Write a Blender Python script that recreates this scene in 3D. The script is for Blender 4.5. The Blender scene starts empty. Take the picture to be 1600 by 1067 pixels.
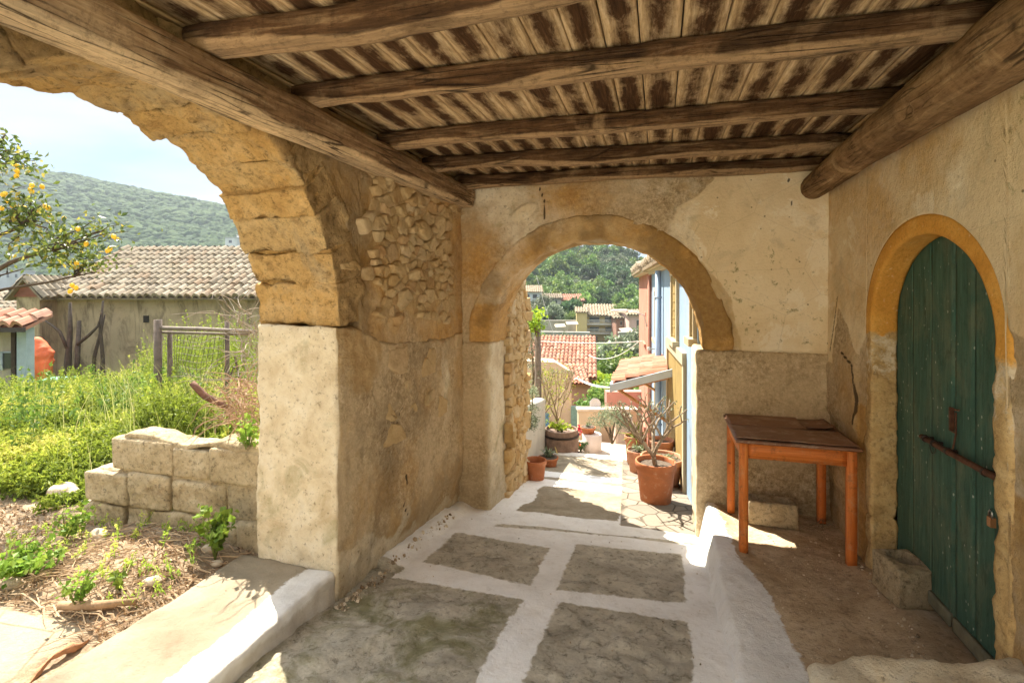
import bpy, math, random
import numpy as np
from mathutils import Vector, Matrix

random.seed(7); np.random.seed(7)
PI = math.pi
scene = bpy.context.scene
COL = scene.collection

# ------------------------------------------------------------------ camera
HAZE = True
EYE = 1.75
cam_d = bpy.data.cameras.new('camera'); cam = bpy.data.objects.new('camera', cam_d); COL.objects.link(cam)
cam.location = (0, 0, EYE); cam.rotation_euler = (PI/2, 0, math.radians(16))
cam_d.lens = 18.05; cam_d.sensor_width = 36; cam_d.shift_y = -0.0522
cam_d.clip_start = .05; cam_d.clip_end = 6000
scene.camera = cam
# ------------------------------------------------------------------ light
SUN_ELEV = math.radians(52); SUN_AZ = math.atan2(-.75, .66)      # where the sun stands, from +Y towards +X
world = bpy.data.worlds.new('World'); scene.world = world; world.use_nodes = True
wn = world.node_tree; wn.nodes.clear()
wo = wn.nodes.new('ShaderNodeOutputWorld'); wb = wn.nodes.new('ShaderNodeBackground')
sky = wn.nodes.new('ShaderNodeTexSky'); sky.sky_type = 'NISHITA'; sky.sun_disc = False
sky.sun_elevation = SUN_ELEV; sky.sun_rotation = SUN_AZ; sky.air_density = 1.0; sky.dust_density = .4
wt = wn.nodes.new('ShaderNodeTexCoord'); wm = wn.nodes.new('ShaderNodeMapping'); wm.inputs['Scale'].default_value = (1, 1, 4.5)
wz = wn.nodes.new('ShaderNodeTexNoise'); wz.inputs['Scale'].default_value = 2.3; wz.inputs['Detail'].default_value = 8; wz.inputs['Roughness'].default_value = .58
wz.inputs['Distortion'].default_value = .35
wr = wn.nodes.new('ShaderNodeValToRGB'); wr.color_ramp.elements[0].position = .34; wr.color_ramp.elements[1].position = .58
wx = wn.nodes.new('ShaderNodeMix'); wx.data_type = 'RGBA'; wx.inputs[7].default_value = (1, 1, 1, 1)
wc = wn.nodes.new('ShaderNodeMix'); wc.data_type = 'RGBA'; wc.inputs[6].default_value = (.30, .49, .73, 1); wc.inputs[7].default_value = (.66, .71, .78, 1)
wmul = wn.nodes.new('ShaderNodeMath'); wmul.operation = 'MULTIPLY_ADD'; wmul.inputs[1].default_value = .01; wmul.inputs[2].default_value = .975
wn.links.new(wt.outputs['Generated'], wm.inputs['Vector']); wn.links.new(wm.outputs[0], wz.inputs['Vector'])
wn.links.new(wz.outputs['Fac'], wr.inputs['Fac']); wn.links.new(wr.outputs['Color'], wmul.inputs[0]); wn.links.new(wmul.outputs[0], wx.inputs[0])
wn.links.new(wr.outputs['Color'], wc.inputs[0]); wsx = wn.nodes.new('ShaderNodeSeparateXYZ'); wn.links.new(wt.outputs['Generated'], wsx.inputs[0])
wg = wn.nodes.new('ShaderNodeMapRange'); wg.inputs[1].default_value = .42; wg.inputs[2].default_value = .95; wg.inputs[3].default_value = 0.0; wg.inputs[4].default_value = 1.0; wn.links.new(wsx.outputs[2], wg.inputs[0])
wov = wn.nodes.new('ShaderNodeMix'); wov.data_type = 'RGBA'; wov.inputs[6].default_value = (1, 1, 1, 1); wov.inputs[7].default_value = (5.2, 4.6, 3.9, 1); wn.links.new(wg.outputs[0], wov.inputs[0])  # overhead sky, out of view, brightened and warmed as added fill for the passage
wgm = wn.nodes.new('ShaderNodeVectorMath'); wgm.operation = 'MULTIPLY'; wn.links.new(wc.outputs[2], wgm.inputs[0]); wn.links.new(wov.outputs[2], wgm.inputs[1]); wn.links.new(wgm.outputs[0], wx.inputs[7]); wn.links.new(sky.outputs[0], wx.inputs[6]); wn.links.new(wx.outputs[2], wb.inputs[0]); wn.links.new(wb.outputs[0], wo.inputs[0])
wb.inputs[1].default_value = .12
sd = bpy.data.lights.new('sun', 'SUN'); sd.energy = 2.0; sd.angle = math.radians(.55); sd.color = (1, .91, .77)
so = bpy.data.objects.new('sun', sd); COL.objects.link(so)
_s = Vector((math.sin(SUN_AZ)*math.cos(SUN_ELEV), math.cos(SUN_AZ)*math.cos(SUN_ELEV), math.sin(SUN_ELEV)))
so.rotation_euler = _s.to_track_quat('Z', 'Y').to_euler(); so.location = (-8, 8, 12)
vs = scene.view_settings; vs.view_transform = 'Standard'; vs.look = 'None'; vs.gamma = 1; vs.exposure = 3.3
scene.render.engine = 'CYCLES'
scene.cycles.max_bounces = 10; scene.cycles.diffuse_bounces = 7; scene.cycles.transparent_max_bounces = 8

# ------------------------------------------------------------------ numbers
SN, CS = math.sin(math.radians(16)), math.cos(math.radians(16))
def at(px, py, d):
    """a point of the place seen in direction (px, py) at depth d metres"""
    u = (px-800)/802; v = (450-py)/802
    return Vector(((-SN+u*CS)*d, (CS+u*SN)*d, EYE+v*d))
def sstep(a, b, x):
    t = np.clip((np.asarray(x, float)-a)/(b-a), 0, 1); return t*t*(3-2*t)
def hash3(i, j, k, s=0):
    h = (i.astype(np.int64)*374761393 + j.astype(np.int64)*668265263 + k.astype(np.int64)*2147483647 + s*974634777) & 0xffffffff
    h = ((h ^ (h >> 13))*1274126177) & 0xffffffff
    h = ((h ^ (h >> 16))*2246822519) & 0xffffffff
    return ((h ^ (h >> 15)) & 0xffffff)/float(0xffffff)
def vnoise(P, s=0):
    P = np.asarray(P, float); f = np.floor(P); t = P-f; t = t*t*(3-2*t); i = f.astype(np.int64)
    r = 0
    for a in (0, 1):
        for b in (0, 1):
            for c in (0, 1):
                w = (t[:, 0] if a else 1-t[:, 0])*(t[:, 1] if b else 1-t[:, 1])*(t[:, 2] if c else 1-t[:, 2])
                r = r+w*hash3(i[:, 0]+a, i[:, 1]+b, i[:, 2]+c, s)
    return r*2-1
def fbm(P, freq=1, octv=4, s=0, gain=.5):
    P = np.asarray(P, float)*freq; r = 0; a = 1; tot = 0
    for o in range(octv):
        r = r+a*vnoise(P+o*17.3, s+o); tot += a; a *= gain; P = P*2.03
    return r/tot
def worley(x, y, s=0, jit=.9):
    """cell noise in a plane: nearest distance, second distance, a random number per cell"""
    fx = np.floor(x).astype(np.int64); fy = np.floor(y).astype(np.int64)
    d1 = np.full(x.shape, 9.); d2 = np.full(x.shape, 9.); cid = np.zeros(x.shape)
    for a in (-1, 0, 1):
        for b in (-1, 0, 1):
            cx, cy = fx+a, fy+b
            px = cx+.5+jit*(hash3(cx, cy, cx*0, s)-.5); py = cy+.5+jit*(hash3(cx, cy, cx*0+1, s)-.5)
            d = np.hypot(x-px, y-py); i = hash3(cx, cy, cx*0+2, s)
            m = d < d1
            d2 = np.where(m, d1, np.minimum(d2, d)); cid = np.where(m, i, cid); d1 = np.where(m, d, d1)
    return d1, d2, cid

# ------------------------------------------------------------------ scene tree helpers
def link(o, parent=None):
    COL.objects.link(o)
    if parent is not None:
        o.parent = parent
        M = Matrix.LocRotScale(parent.location, parent.rotation_euler, parent.scale)
        if parent.parent is not None:
            M = Matrix.LocRotScale(parent.parent.location, parent.parent.rotation_euler, parent.parent.scale) @ parent.matrix_parent_inverse @ M
        o.matrix_parent_inverse = M.inverted()
    return o
def tag(o, label=None, cat=None, group=None, kind=None):
    if label: o['label'] = label
    if cat: o['category'] = cat
    if group: o['group'] = group
    if kind: o['kind'] = kind
    return o
def empty(name, loc, label, cat, group=None):
    o = bpy.data.objects.new(name, None); o.location = loc; o.empty_display_size = .1; COL.objects.link(o)
    return tag(o, label, cat, group)
def mesh(name, V, F, mat, parent=None, attrs=None, smooth=True, mi=None):
    me = bpy.data.meshes.new(name)
    V = np.asarray(V, np.float32).reshape(-1, 3)
    if isinstance(F, np.ndarray):
        n, k = F.shape
        me.vertices.add(len(V)); me.vertices.foreach_set('co', V.ravel())
        me.loops.add(n*k); me.loops.foreach_set('vertex_index', F.astype(np.int32).ravel())
        me.polygons.add(n); me.polygons.foreach_set('loop_start', np.arange(0, n*k, k, dtype=np.int32))
        me.polygons.foreach_set('loop_total', np.full(n, k, np.int32))
        me.update(calc_edges=True)
    else:
        me.from_pydata(V.tolist(), [], F); me.update()
    me.polygons.foreach_set('use_smooth', np.full(len(me.polygons), bool(smooth)))
    for m in (mat if isinstance(mat, (list, tuple)) else [mat]): me.materials.append(m)
    if mi is not None: me.polygons.foreach_set('material_index', np.asarray(mi, np.int32))
    for k_, a in (attrs or {}).items():
        at_ = me.attributes.new(k_, 'FLOAT', 'POINT'); at_.data.foreach_set('value', np.asarray(a, np.float32))
    me.validate()
    return link(bpy.data.objects.new(name, me), parent)
def copy_tree(o, label=None, parent=None):
    c = o.copy(); COL.objects.link(c); c.parent = parent
    if label: c['label'] = label
    for ch in list(o.children): copy_tree(ch, None, c)
    return c
class MB:
    """collects shapes that make up ONE part"""
    def __init__(s): s.V = []; s.F = []; s.A = []
    def add(s, V, F, a=0.):
        n = len(s.V); V = [tuple(v) for v in V]; s.V += V; s.F += [tuple(int(i)+n for i in f) for f in F]
        s.A += list(a) if hasattr(a, '__len__') else [a]*len(V); return s
    def box(s, x0, x1, y0, y1, z0, z1, T=None, a=0.):
        V = [Vector((x, y, z)) for z in (z0, z1) for y in (y0, y1) for x in (x0, x1)]
        if T is not None: V = [T @ v for v in V]
        return s.add(V, [(0, 2, 3, 1), (4, 5, 7, 6), (0, 1, 5, 4), (2, 6, 7, 3), (0, 4, 6, 2), (1, 3, 7, 5)], a)
    def tube(s, pts, r, n=8, a=0., cap=True):
        pts = [Vector(p) for p in pts]; rs = r if hasattr(r, '__len__') else [r]*len(pts)
        V = []; F = []; up = Vector((0, 0, 1))
        for i, p in enumerate(pts):
            t = (pts[min(i+1, len(pts)-1)]-pts[max(i-1, 0)]).normalized()
            q = up if abs(t.z) < .9 else Vector((1, 0, 0))
            e1 = t.cross(q).normalized(); e2 = t.cross(e1)
            for k in range(n):
                an = 2*PI*k/n; V.append(p+(e1*math.cos(an)+e2*math.sin(an))*rs[i])
        for i in range(len(pts)-1):
            for k in range(n):
                k2 = (k+1) % n; F.append((i*n+k, i*n+k2, i*n+n+k2, i*n+n+k))
        if cap: F.append(tuple(range(n-1, -1, -1))); F.append(tuple((len(pts)-1)*n+k for k in range(n)))
        return s.add(V, F, a)
    def lathe(s, prof, c, n=28, wob=0, a=0.):
        V = []; F = []
        for r, z in prof:
            for k in range(n):
                an = 2*PI*k/n; V.append((c[0]+r*math.cos(an), c[1]+r*math.sin(an), c[2]+z))
        for i in range(len(prof)-1):
            for k in range(n):
                k2 = (k+1) % n; F.append((i*n+k, i*n+k2, i*n+n+k2, i*n+n+k))
        return s.add(V, F, a)
    def build(s, name, mat, parent=None, smooth=False, attr='v'):
        return mesh(name, s.V, s.F, mat, parent, {attr: s.A}, smooth)

def normals(V, F):
    N = np.zeros_like(V); a = V[F[:, 2]]-V[F[:, 0]]; b = V[F[:, 3]]-V[F[:, 1]]; n = np.cross(a, b)
    for k in range(4):
        for ax in range(3): N[:, ax] += np.bincount(F[:, k], n[:, ax], len(V))
    return N/np.maximum(np.linalg.norm(N, axis=1, keepdims=True), 1e-9)
def block(dims, res, fmap=None, disp=None, r=.012):
    """a rounded box as a fine closed surface; fmap bends it into place, disp(P, N, L) pushes it along its normals"""
    n = [max(1, int(round(d/res_))) for d, res_ in zip(dims, res if hasattr(res, '__len__') else [res]*3)]
    I = -np.ones((n[0]+1, n[1]+1, n[2]+1), np.int64); m = np.zeros_like(I, bool)
    for ax in range(3):
        sl = [slice(None)]*3
        for e in (0, -1): sl[ax] = e; m[tuple(sl)] = True
    idx = np.argwhere(m); I[m] = np.arange(len(idx))
    L = idx/np.array(n, float)*np.array(dims, float)
    F = []
    def quad(A, flip):
        q = np.stack([A[:-1, :-1], A[1:, :-1], A[1:, 1:], A[:-1, 1:]], -1).reshape(-1, 4)
        F.append(q[:, ::-1] if flip else q)
    quad(I[0], True); quad(I[-1], False); quad(I[:, 0], False); quad(I[:, -1], True); quad(I[:, :, 0], True); quad(I[:, :, -1], False)
    F = np.concatenate(F)
    D = np.array(dims, float)
    if r > 0:
        rr = min(r, D.min()*.45); C = np.clip(L, rr, D-rr); d = L-C; ln = np.linalg.norm(d, axis=1, keepdims=True)
        L2 = np.where(ln > 1e-9, C+d/np.maximum(ln, 1e-9)*np.minimum(ln, rr), L)
    else: L2 = L
    V = np.stack(fmap(L2[:, 0], L2[:, 1], L2[:, 2]), 1) if fmap else L2
    a = V[F[:, 2]]-V[F[:, 0]]; b = V[F[:, 3]]-V[F[:, 1]]
    vol = np.einsum('ij,ij->i', V[F].mean(1)-V.mean(0), np.cross(a, b)).sum()
    if vol < 0: F = F[:, ::-1]
    if disp is not None:
        N = normals(V, F); V = V+N*disp(V, N, L2)[:, None]
    return V, F, L2
def cat(parts):
    V = []; F = []; n = 0
    for v, f in parts: V.append(v); F.append(f+n); n += len(v)
    return np.concatenate(V), np.concatenate(F)

# ------------------------------------------------------------------ materials
class Mat:
    def __init__(s, name, rough=.9, spec=.25):
        s.m = bpy.data.materials.new(name); s.m.use_nodes = True; s.t = s.m.node_tree; s.b = s.t.nodes['Principled BSDF']
        s.b.inputs['Roughness'].default_value = rough; s.b.inputs['Specular IOR Level'].default_value = spec
        s.tc = s.t.nodes.new('ShaderNodeTexCoord'); s.vec = s.tc.outputs['Object']; s.nrm = None
    def L(s, a, b): s.t.links.new(a, b)
    def put(s, x, inp):
        if hasattr(x, 'is_output'): s.L(x, inp)
        elif isinstance(x, (tuple, list)): inp.default_value = (*x, 1) if len(x) == 3 and len(inp.default_value) == 4 else x
        else:
            try: inp.default_value = x
            except (TypeError, ValueError): inp.default_value = (x, x, x, 1)
    def mapv(s, sc, rot=(0, 0, 0), vec=None):
        n = s.t.nodes.new('ShaderNodeMapping'); s.L(vec or s.vec, n.inputs[0]); n.inputs['Scale'].default_value = sc; n.inputs['Rotation'].default_value = rot; return n.outputs[0]
    def noise(s, scale, detail=5, rough=.6, dist=0, vec=None, w=None):
        n = s.t.nodes.new('ShaderNodeTexNoise'); s.L(vec or s.vec, n.inputs['Vector'])
        if w is not None: n.noise_dimensions = '4D'; s.put(w, n.inputs['W'])
        for k, v in (('Scale', scale), ('Detail', detail), ('Roughness', rough), ('Distortion', dist)): n.inputs[k].default_value = v
        return n.outputs['Fac']
    def voro(s, scale, feat='F1', vec=None, out='Distance', rnd=1):
        n = s.t.nodes.new('ShaderNodeTexVoronoi'); n.feature = feat; s.L(vec or s.vec, n.inputs['Vector']); n.inputs['Scale'].default_value = scale
        n.inputs['Randomness'].default_value = rnd; return n.outputs[out]
    def ramp(s, f, stops, interp='LINEAR'):
        n = s.t.nodes.new('ShaderNodeValToRGB'); s.L(f, n.inputs[0]); cr = n.color_ramp; cr.interpolation = interp
        while len(cr.elements) < len(stops): cr.elements.new(.5)
        for e, (p, c) in zip(cr.elements, stops): e.position = p; e.color = (c, c, c, 1) if not hasattr(c, '__len__') else (*c, 1)
        return n.outputs[0]
    def mix(s, f, a, b, mode='MIX'):
        n = s.t.nodes.new('ShaderNodeMix'); n.data_type = 'RGBA'; n.blend_type = mode
        s.put(f, n.inputs[0]); s.put(a, n.inputs[6]); s.put(b, n.inputs[7]); return n.outputs[2]
    def math(s, op, a, b=0., c=0.):
        n = s.t.nodes.new('ShaderNodeMath'); n.operation = op; s.put(a, n.inputs[0]); s.put(b, n.inputs[1]); s.put(c, n.inputs[2]); return n.outputs[0]
    def attr(s, name):
        n = s.t.nodes.new('ShaderNodeAttribute'); n.attribute_name = name; return n.outputs['Fac']
    def rnd(s):
        n = s.t.nodes.new('ShaderNodeObjectInfo'); return n.outputs['Random']
    def sep(s, ax, vec=None):
        n = s.t.nodes.new('ShaderNodeSeparateXYZ'); s.L(vec or s.vec, n.inputs[0]); return n.outputs[ax]
    def edge(s, a, nz, amt=.3, w=.06):
        """crisp ragged border: attribute a (0..1, .5 at the border) roughened by noise nz"""
        v = s.math('MULTIPLY_ADD', s.math('SUBTRACT', nz, .5), amt, a)
        return s.ramp(v, [(.5-w, 0.), (.5+w, 1.)])
    def bump(s, h, strength=.5, dist=.01):
        n = s.t.nodes.new('ShaderNodeBump'); n.inputs['Strength'].default_value = strength; n.inputs['Distance'].default_value = dist
        s.L(h, n.inputs['Height'])
        if s.nrm is not None: s.L(s.nrm, n.inputs['Normal'])
        s.nrm = n.outputs[0]; return s
    def out(s, col, rough=None):
        s.put(col, s.b.inputs['Base Color'])
        if rough is not None: s.put(rough, s.b.inputs['Roughness'])
        if s.nrm is not None: s.L(s.nrm, s.b.inputs['Normal'])
        return s.m
def simple(name, col, rough=.8, var=.25, scale=8, bump=.3, dist=.01, metal=0, spec=.25):
    m = Mat(name, rough, spec); n = m.noise(scale, 6, .65)
    c = m.mix(m.ramp(n, [(.3, 0.), (.7, 1.)]), tuple(x*(1-var) for x in col), tuple(min(1, x*(1+var)) for x in col))
    m.bump(m.noise(scale*4, 5, .7), bump, dist); m.b.inputs['Metallic'].default_value = metal
    return m.out(c)
# ================================================================== masonry materials
def mk_sandstone(name, base=((.46, .26, .085), (.64, .41, .16), (.74, .53, .27)), stain=.5, cell=True):
    m = Mat(name, .95, .1)
    c = m.ramp(m.noise(3.5, 8, .65, .3), [(.3, base[0]), (.5, base[1]), (.72, base[2])])
    if cell:
        c = m.mix(m.math('MULTIPLY', m.attr('cell'), .45), c, m.ramp(m.attr('cell'), [(0, (.38, .2, .06)), (.4, (.6, .42, .2)), (1, (.62, .5, .3))]))
    dk = m.ramp(m.noise(9, 9, .72, .6), [(.53, 0.), (.68, 1.)])
    c = m.mix(m.math('MULTIPLY', dk, stain), c, (.20, .11, .04))
    gr = m.ramp(m.noise(2.2, 6, .7, 1.), [(.56, 0.), (.66, 1.)])
    c = m.mix(m.math('MULTIPLY', gr, .45), c, (.36, .31, .22))
    c = m.mix(m.math('MULTIPLY', m.attr('face'), .7), c, m.ramp(m.noise(9, 8, .7), [(.35, (.22, .14, .065)), (.65, (.48, .33, .16))]))
    sp = m.ramp(m.noise(30, 8, .8), [(.36, .40), (.47, .95), (.6, 1.05), (.7, 1.3)])
    c = m.mix(1, c, sp, 'MULTIPLY')
    m.bump(m.noise(48, 8, .8), 1., .012); m.bump(m.noise(13, 9, .72, .4), 1., .035)
    pit = m.voro(34); m.bump(m.ramp(pit, [(.0, 0.), (.28, 1.)]), .25, .006)
    return m.out(c)
SAND = mk_sandstone('sandstone')
def mk_wall(name):
    """one masonry skin: rubble, rough brown render, cream plaster, pale plaster; the areas are the attributes stone / brown / cream / pale, each .5 at its border"""
    m = Mat(name, .95, .1)
    nz = m.noise(7, 8, .68, .2); nf = m.noise(26, 6, .7)
    # bare mortar and stone
    stone = m.ramp(m.attr('cell'), [(0, (.50, .33, .15)), (.3, (.66, .52, .31)), (.6, (.58, .41, .20)), (.85, (.74, .62, .43)), (1, (.50, .28, .11))])
    stone = m.mix(.5, stone, m.ramp(m.noise(12, 7, .7), [(.3, (.36, .22, .09)), (.7, (.74, .58, .34))]))
    joint = m.ramp(nf, [(.3, (.36, .23, .10)), (.7, (.62, .46, .25))])
    base = m.mix(m.ramp(m.attr('joint'), [(.25, 1.), (.55, 0.)]), stone, joint)
    # rough render
    speck = m.noise(34, 7, .82)
    ren = m.ramp(speck, [(.34, (.17, .115, .06)), (.44, (.40, .295, .17)), (.54, (.58, .45, .28)), (.66, (.80, .68, .49))])
    ren = m.mix(m.ramp(m.noise(1.7, 6, .6, .5), [(.38, 0.), (.60, .75)]), ren, (.66, .52, .33))
    ren = m.mix(m.ramp(m.noise(4.5, 8, .7, .8), [(.55, 0.), (.68, .4)]), ren, (.22, .155, .08))
    c = m.mix(m.edge(m.attr('brown'), nz, .45, .05), base, ren)
    # cream plaster
    cr = m.ramp(m.noise(1.6, 8, .6, .6), [(.3, (.66, .51, .30)), (.5, (.78, .65, .43)), (.7, (.85, .76, .58))])
    cr = m.mix(m.ramp(m.noise(1.1, 4, .5), [(.4, 0.), (.7, .5)]), cr, (.66, .50, .28))
    cr = m.mix(m.edge(m.noise(1.3, 7, .62, .5), m.noise(9, 7, .7), .25, .02), cr, (.84, .76, .60)) if False else m.mix(m.ramp(m.noise(1.5, 9, .68, .5), [(.555, 0.), (.575, .75)]), cr, (.84, .75, .58))
    cr = m.mix(m.ramp(m.noise(2.6, 9, .72, .6), [(.56, 0.), (.66, .4)]), cr, (.44, .36, .23))
    pits = m.ramp(m.voro(9), [(.045, 1.), (.075, 0.)]); cr = m.mix(m.math('MULTIPLY', pits, .75), cr, (.12, .08, .04))
    lich = m.math('MULTIPLY', m.ramp(m.noise(15, 6, .75, .5), [(.58, 0.), (.66, 1.)]), m.ramp(m.attr('lichen'), [(.3, 0.), (.7, .85)]))
    cr = m.mix(lich, cr, (.19, .165, .05))
    hair = m.ramp(m.voro(1.9, 'DISTANCE_TO_EDGE', m.mapv((1, 1, 1.3)), rnd=1), [(.0, 1.), (.006, 0.)])
    cr = m.mix(m.math('MULTIPLY', hair, .25), cr, (.2, .14, .07))
    c = m.mix(m.edge(m.attr('cream'), nz, .35, .02), c, cr)
    # pale plaster
    pa = m.ramp(m.noise(5, 8, .7, .3), [(.3, (.58, .46, .29)), (.5, (.76, .66, .48)), (.7, (.86, .79, .64))])
    pa = m.mix(m.ramp(m.noise(38, 5, .75), [(.3, .8), (.44, 0.)]), pa, (.2, .14, .075))
    pa = m.mix(m.ramp(m.noise(3.1, 7, .65, 1), [(.55, 0.), (.68, .5)]), pa, (.30, .27, .12))
    c = m.mix(m.edge(m.attr('pale'), nz, .5, .09), c, pa)
    # ochre and rust stains, soot
    c = m.mix(m.math('MULTIPLY', m.edge(m.attr('rust'), m.noise(6, 8, .75, .7), .7, .22), .8), c, m.ramp(nf, [(.3, (.38, .18, .035)), (.7, (.68, .40, .11))]))
    c = m.mix(m.math('MULTIPLY', m.edge(m.attr('dark'), m.noise(8, 8, .75, .7), .9, .2), .42), c, (.12, .085, .045))
    cr_ = m.attr('crack'); c = m.mix(m.ramp(cr_, [(.4, 0.), (.6, .9)]), c, (.05, .03, .015))
    rough_h = m.mix(m.ramp(m.attr('cream'), [(.4, 0.), (.6, .72)]), m.noise(48, 7, .82), .5)
    m.bump(rough_h, .7, .009); m.bump(m.noise(12, 9, .72), .75, .02)
    return m.out(c)
WALL = mk_wall('masonry')
def zones(V, **kw):
    d = {}
    for k in ('stone', 'brown', 'cream', 'pale', 'rust', 'dark', 'lichen', 'cell', 'joint', 'crack'):
        v = kw.get(k, 1. if k == 'joint' else 0.); d[k] = np.full(len(V), float(v)) if np.isscalar(v) else v
    return d
def sd(x, w=.15):
    """signed distance (m, + inside) to an attribute that is .5 at the border"""
    return np.clip(.5+np.asarray(x, float)/(2*w), 0, 1)
def polydist(X, Z, pts, width):
    d = np.full(len(X), 9.)
    for (a, b), (c, e) in zip(pts[:-1], pts[1:]):
        t = np.clip(((X-a)*(c-a)+(Z-b)*(e-b))/((c-a)**2+(e-b)**2), 0, 1); d = np.minimum(d, np.hypot(X-a-t*(c-a), Z-b-t*(e-b)))
    return np.clip(1-d/width, 0, 1)

XI, XO = -1.757, -2.306            # inner and outer face of the left wall
def rubble_h(Yv, Zv, mask, s=3, amp=.05):
    w = fbm(np.stack([Yv*5, Zv*5, Yv*0], 1), 1, 4, 5)*.62
    big = worley(Yv*4.6+w, Zv*7.2+w, s); small = worley(Yv*9+w, Zv*14+w*1.5, s+9)
    pick = vnoise(np.stack([Yv*2.1, Zv*2.6, Yv*0+4], 1), 8) > .15
    f1 = np.where(pick, small[0], big[0]); f2 = np.where(pick, small[1], big[1]); cid = np.where(pick, small[2], big[2])
    e = f2-f1; h = (sstep(.02, .30, e)*(.15+.85*cid)-.15)*amp
    # each stone has its own tilt
    h += (sstep(.05, .2, e))*((cid*7.3 % 1-.5)*(Yv*4.6 % 1-.5)+(cid*3.7 % 1-.5)*(Zv*7 % 1-.5))*amp*.5
    return h*mask, cid, np.clip(1-(1-sstep(.02, .17, e))*sstep(.1, .5, mask), 0, 1)

# ------------------------------------------------------------------ left arcade wall
ARY, ARZ, ARR = 1.55, 1.53, 1.0    # arch axis in Y, springing height, radius
wall_root = empty('arcade_wall', (XI, 3.4, -.3), 'thick left wall of rubble and rough brown render with a wide ochre stone arch onto the yard', 'wall')
def lw_fields(V, N):
    Y, Z = V[:, 1], V[:, 2]
    inner = N[:, 0] > .5
    m = sstep(2.62, 3.15, Y+.5*fbm(V, 3, 4, 2))*sstep(1.38, 1.75, Z+.3*fbm(V, 3, 3, 4))*(1-sstep(3.9, 4.5, Y+.3*fbm(V, 3, 3, 44)))
    m = m*sstep(-.45, .0, fbm(V, 1.6, 3, 11)+.35+.5*(Z-1.6))
    m = np.where(N[:, 0] > -.2, m, .0)
    return inner, m
def seam_z(Y):
    P = np.stack([Y, Y*0, Y*0], 1); return np.interp(Y, [2.5, 2.62, 3.15, 4.5], [1.54, 1.53, 1.38, 1.31])+.035*fbm(P, 3.3, 4, 7)*sstep(2.6, 2.9, Y)
def upper_wall(y0, y1, near):
    ztop = 2.80
    def zlo(Y):
        d = np.abs(Y-ARY); R = 1.22
        return np.where(d < R, ARZ+np.sqrt(np.maximum(R*R-d*d, 0)), seam_z(Y)+.002-.03*sstep(2.6, 2.8, Y))
    H = 1.3
    def fm(a, b, c):
        Y = y0+a; lo = zlo(Y); return (XI-.004-b, Y, lo+(ztop-lo)*(c/H))
    def dp(V, N, L):
        inner, m = lw_fields(V, N); h, cid, j = rubble_h(V[:, 1], V[:, 2], m)
        return np.where(inner, h*.35, 0)+fbm(V, 4, 5, 3)*.020+fbm(V, 17, 4, 13)*.014*(1-m*.5)
    V, F, L = block((y1-y0, .54, H), (.02, .09, .02), fm, dp, .015)
    N = normals(V, F); inner, m = lw_fields(V, N); h, cid, j = rubble_h(V[:, 1], V[:, 2], m)
    Y, Z = V[:, 1], V[:, 2]
    cr = polydist(Y, Z, [(2.2, 2.46), (2.45, 2.2), (2.62, 2.0), (2.72, 1.7)], .025)
    return mesh('upper_wall', V, F, WALL, wall_root, zones(V, cell=cid, joint=np.where(m > .1, j, 1), brown=sd(.05+(.25-m)*.35, .3)*.9,
        rust=sd(fbm(V, 2.3, 4, 6)*.5-.02, .5), dark=sd(-.3+.8*(1-sstep(2.75, 3.0, Y))+fbm(V, 3, 4, 9)*.4, .6), crack=cr))
upper_wall(1.55, 4.47, True)
def lower_wall(y0, y1, pale=True):
    def dp(V, N, L):
        Z = V[:, 2]
        h = fbm(V, 3, 5, 3)*.030+fbm(V, 12, 4, 13)*.016+fbm(V, 34, 2, 23)*.006
        h = h-.05*sstep(.18, -.02, Z+.1*fbm(V, 5, 3, 31))*sstep(.2, -.3, Z)
        # rendered coat stands proud of the upper work
        return h
    HL = ARZ+.562
    def fm(a, b, c): zt = seam_z(y0+a) if y0 > 1 else ARZ+.01; return (XI-b+.01, y0+a, -.55+c/HL*(zt+.55))
    V, F, L = block((y1-y0, .56, ARZ+.562), .0205, fm, dp, .02)
    N = normals(V, F); Y, Z = V[:, 1], V[:, 2]
    near = sstep(.35, .75, np.abs(N[:, 1])+(N[:, 0] < -.5))*(Y < y0+.08)+(N[:, 0] < -.5)*1.
    near = np.clip(near, 0, 1)
    patch = sd(.12-np.hypot((Y-4.05)*1.2, (Z-.95)*.35)+.06*fbm(V, 4, 3, 3), .25)*.9*(N[:, 0] > .5)
    patch2 = sd(np.interp(Y, [2.5, 3.4, 4.2], [.10, .05, 0])-(Z-np.interp(Y, [2.5, 4.2], [.12, -.14]))+.22*fbm(V, 6, 4, 77), .12)*(N[:, 0] > .3)
    cr = np.maximum(polydist(Y, Z, [(3.32, .42), (3.30, .2), (3.34, .12)], .012), polydist(Y, Z, [(3.2, .75), (3.23, .86), (3.27, .93)], .012))
    return mesh('rendered_pier', V, F, WALL, wall_root, zones(V, brown=sd(.1+.3*fbm(V, 1.5, 3, 66), .3), pale=np.maximum(np.maximum(sd(.35*(near-.4)+.05*fbm(V, 2, 3, 5)-.035*sstep(-2.12, -2.04, V[:, 0])*near, .3), patch), patch2),  # near face: pale plaster kept fuller on the outer half, painting in its brighter light
        rust=sd(fbm(V, 2.1, 4, 16)*.4-.2+.08*(Z > 1.3), .5)*(1-near*.8), dark=sd(-.08+.42*(1-sstep(-.1, .45, Z))+fbm(V, 2.5, 5, 19)*.7-.35*near, .4), crack=cr))
lower_wall(2.516, 4.47)
lower_wall(-.4, .55)
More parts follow.
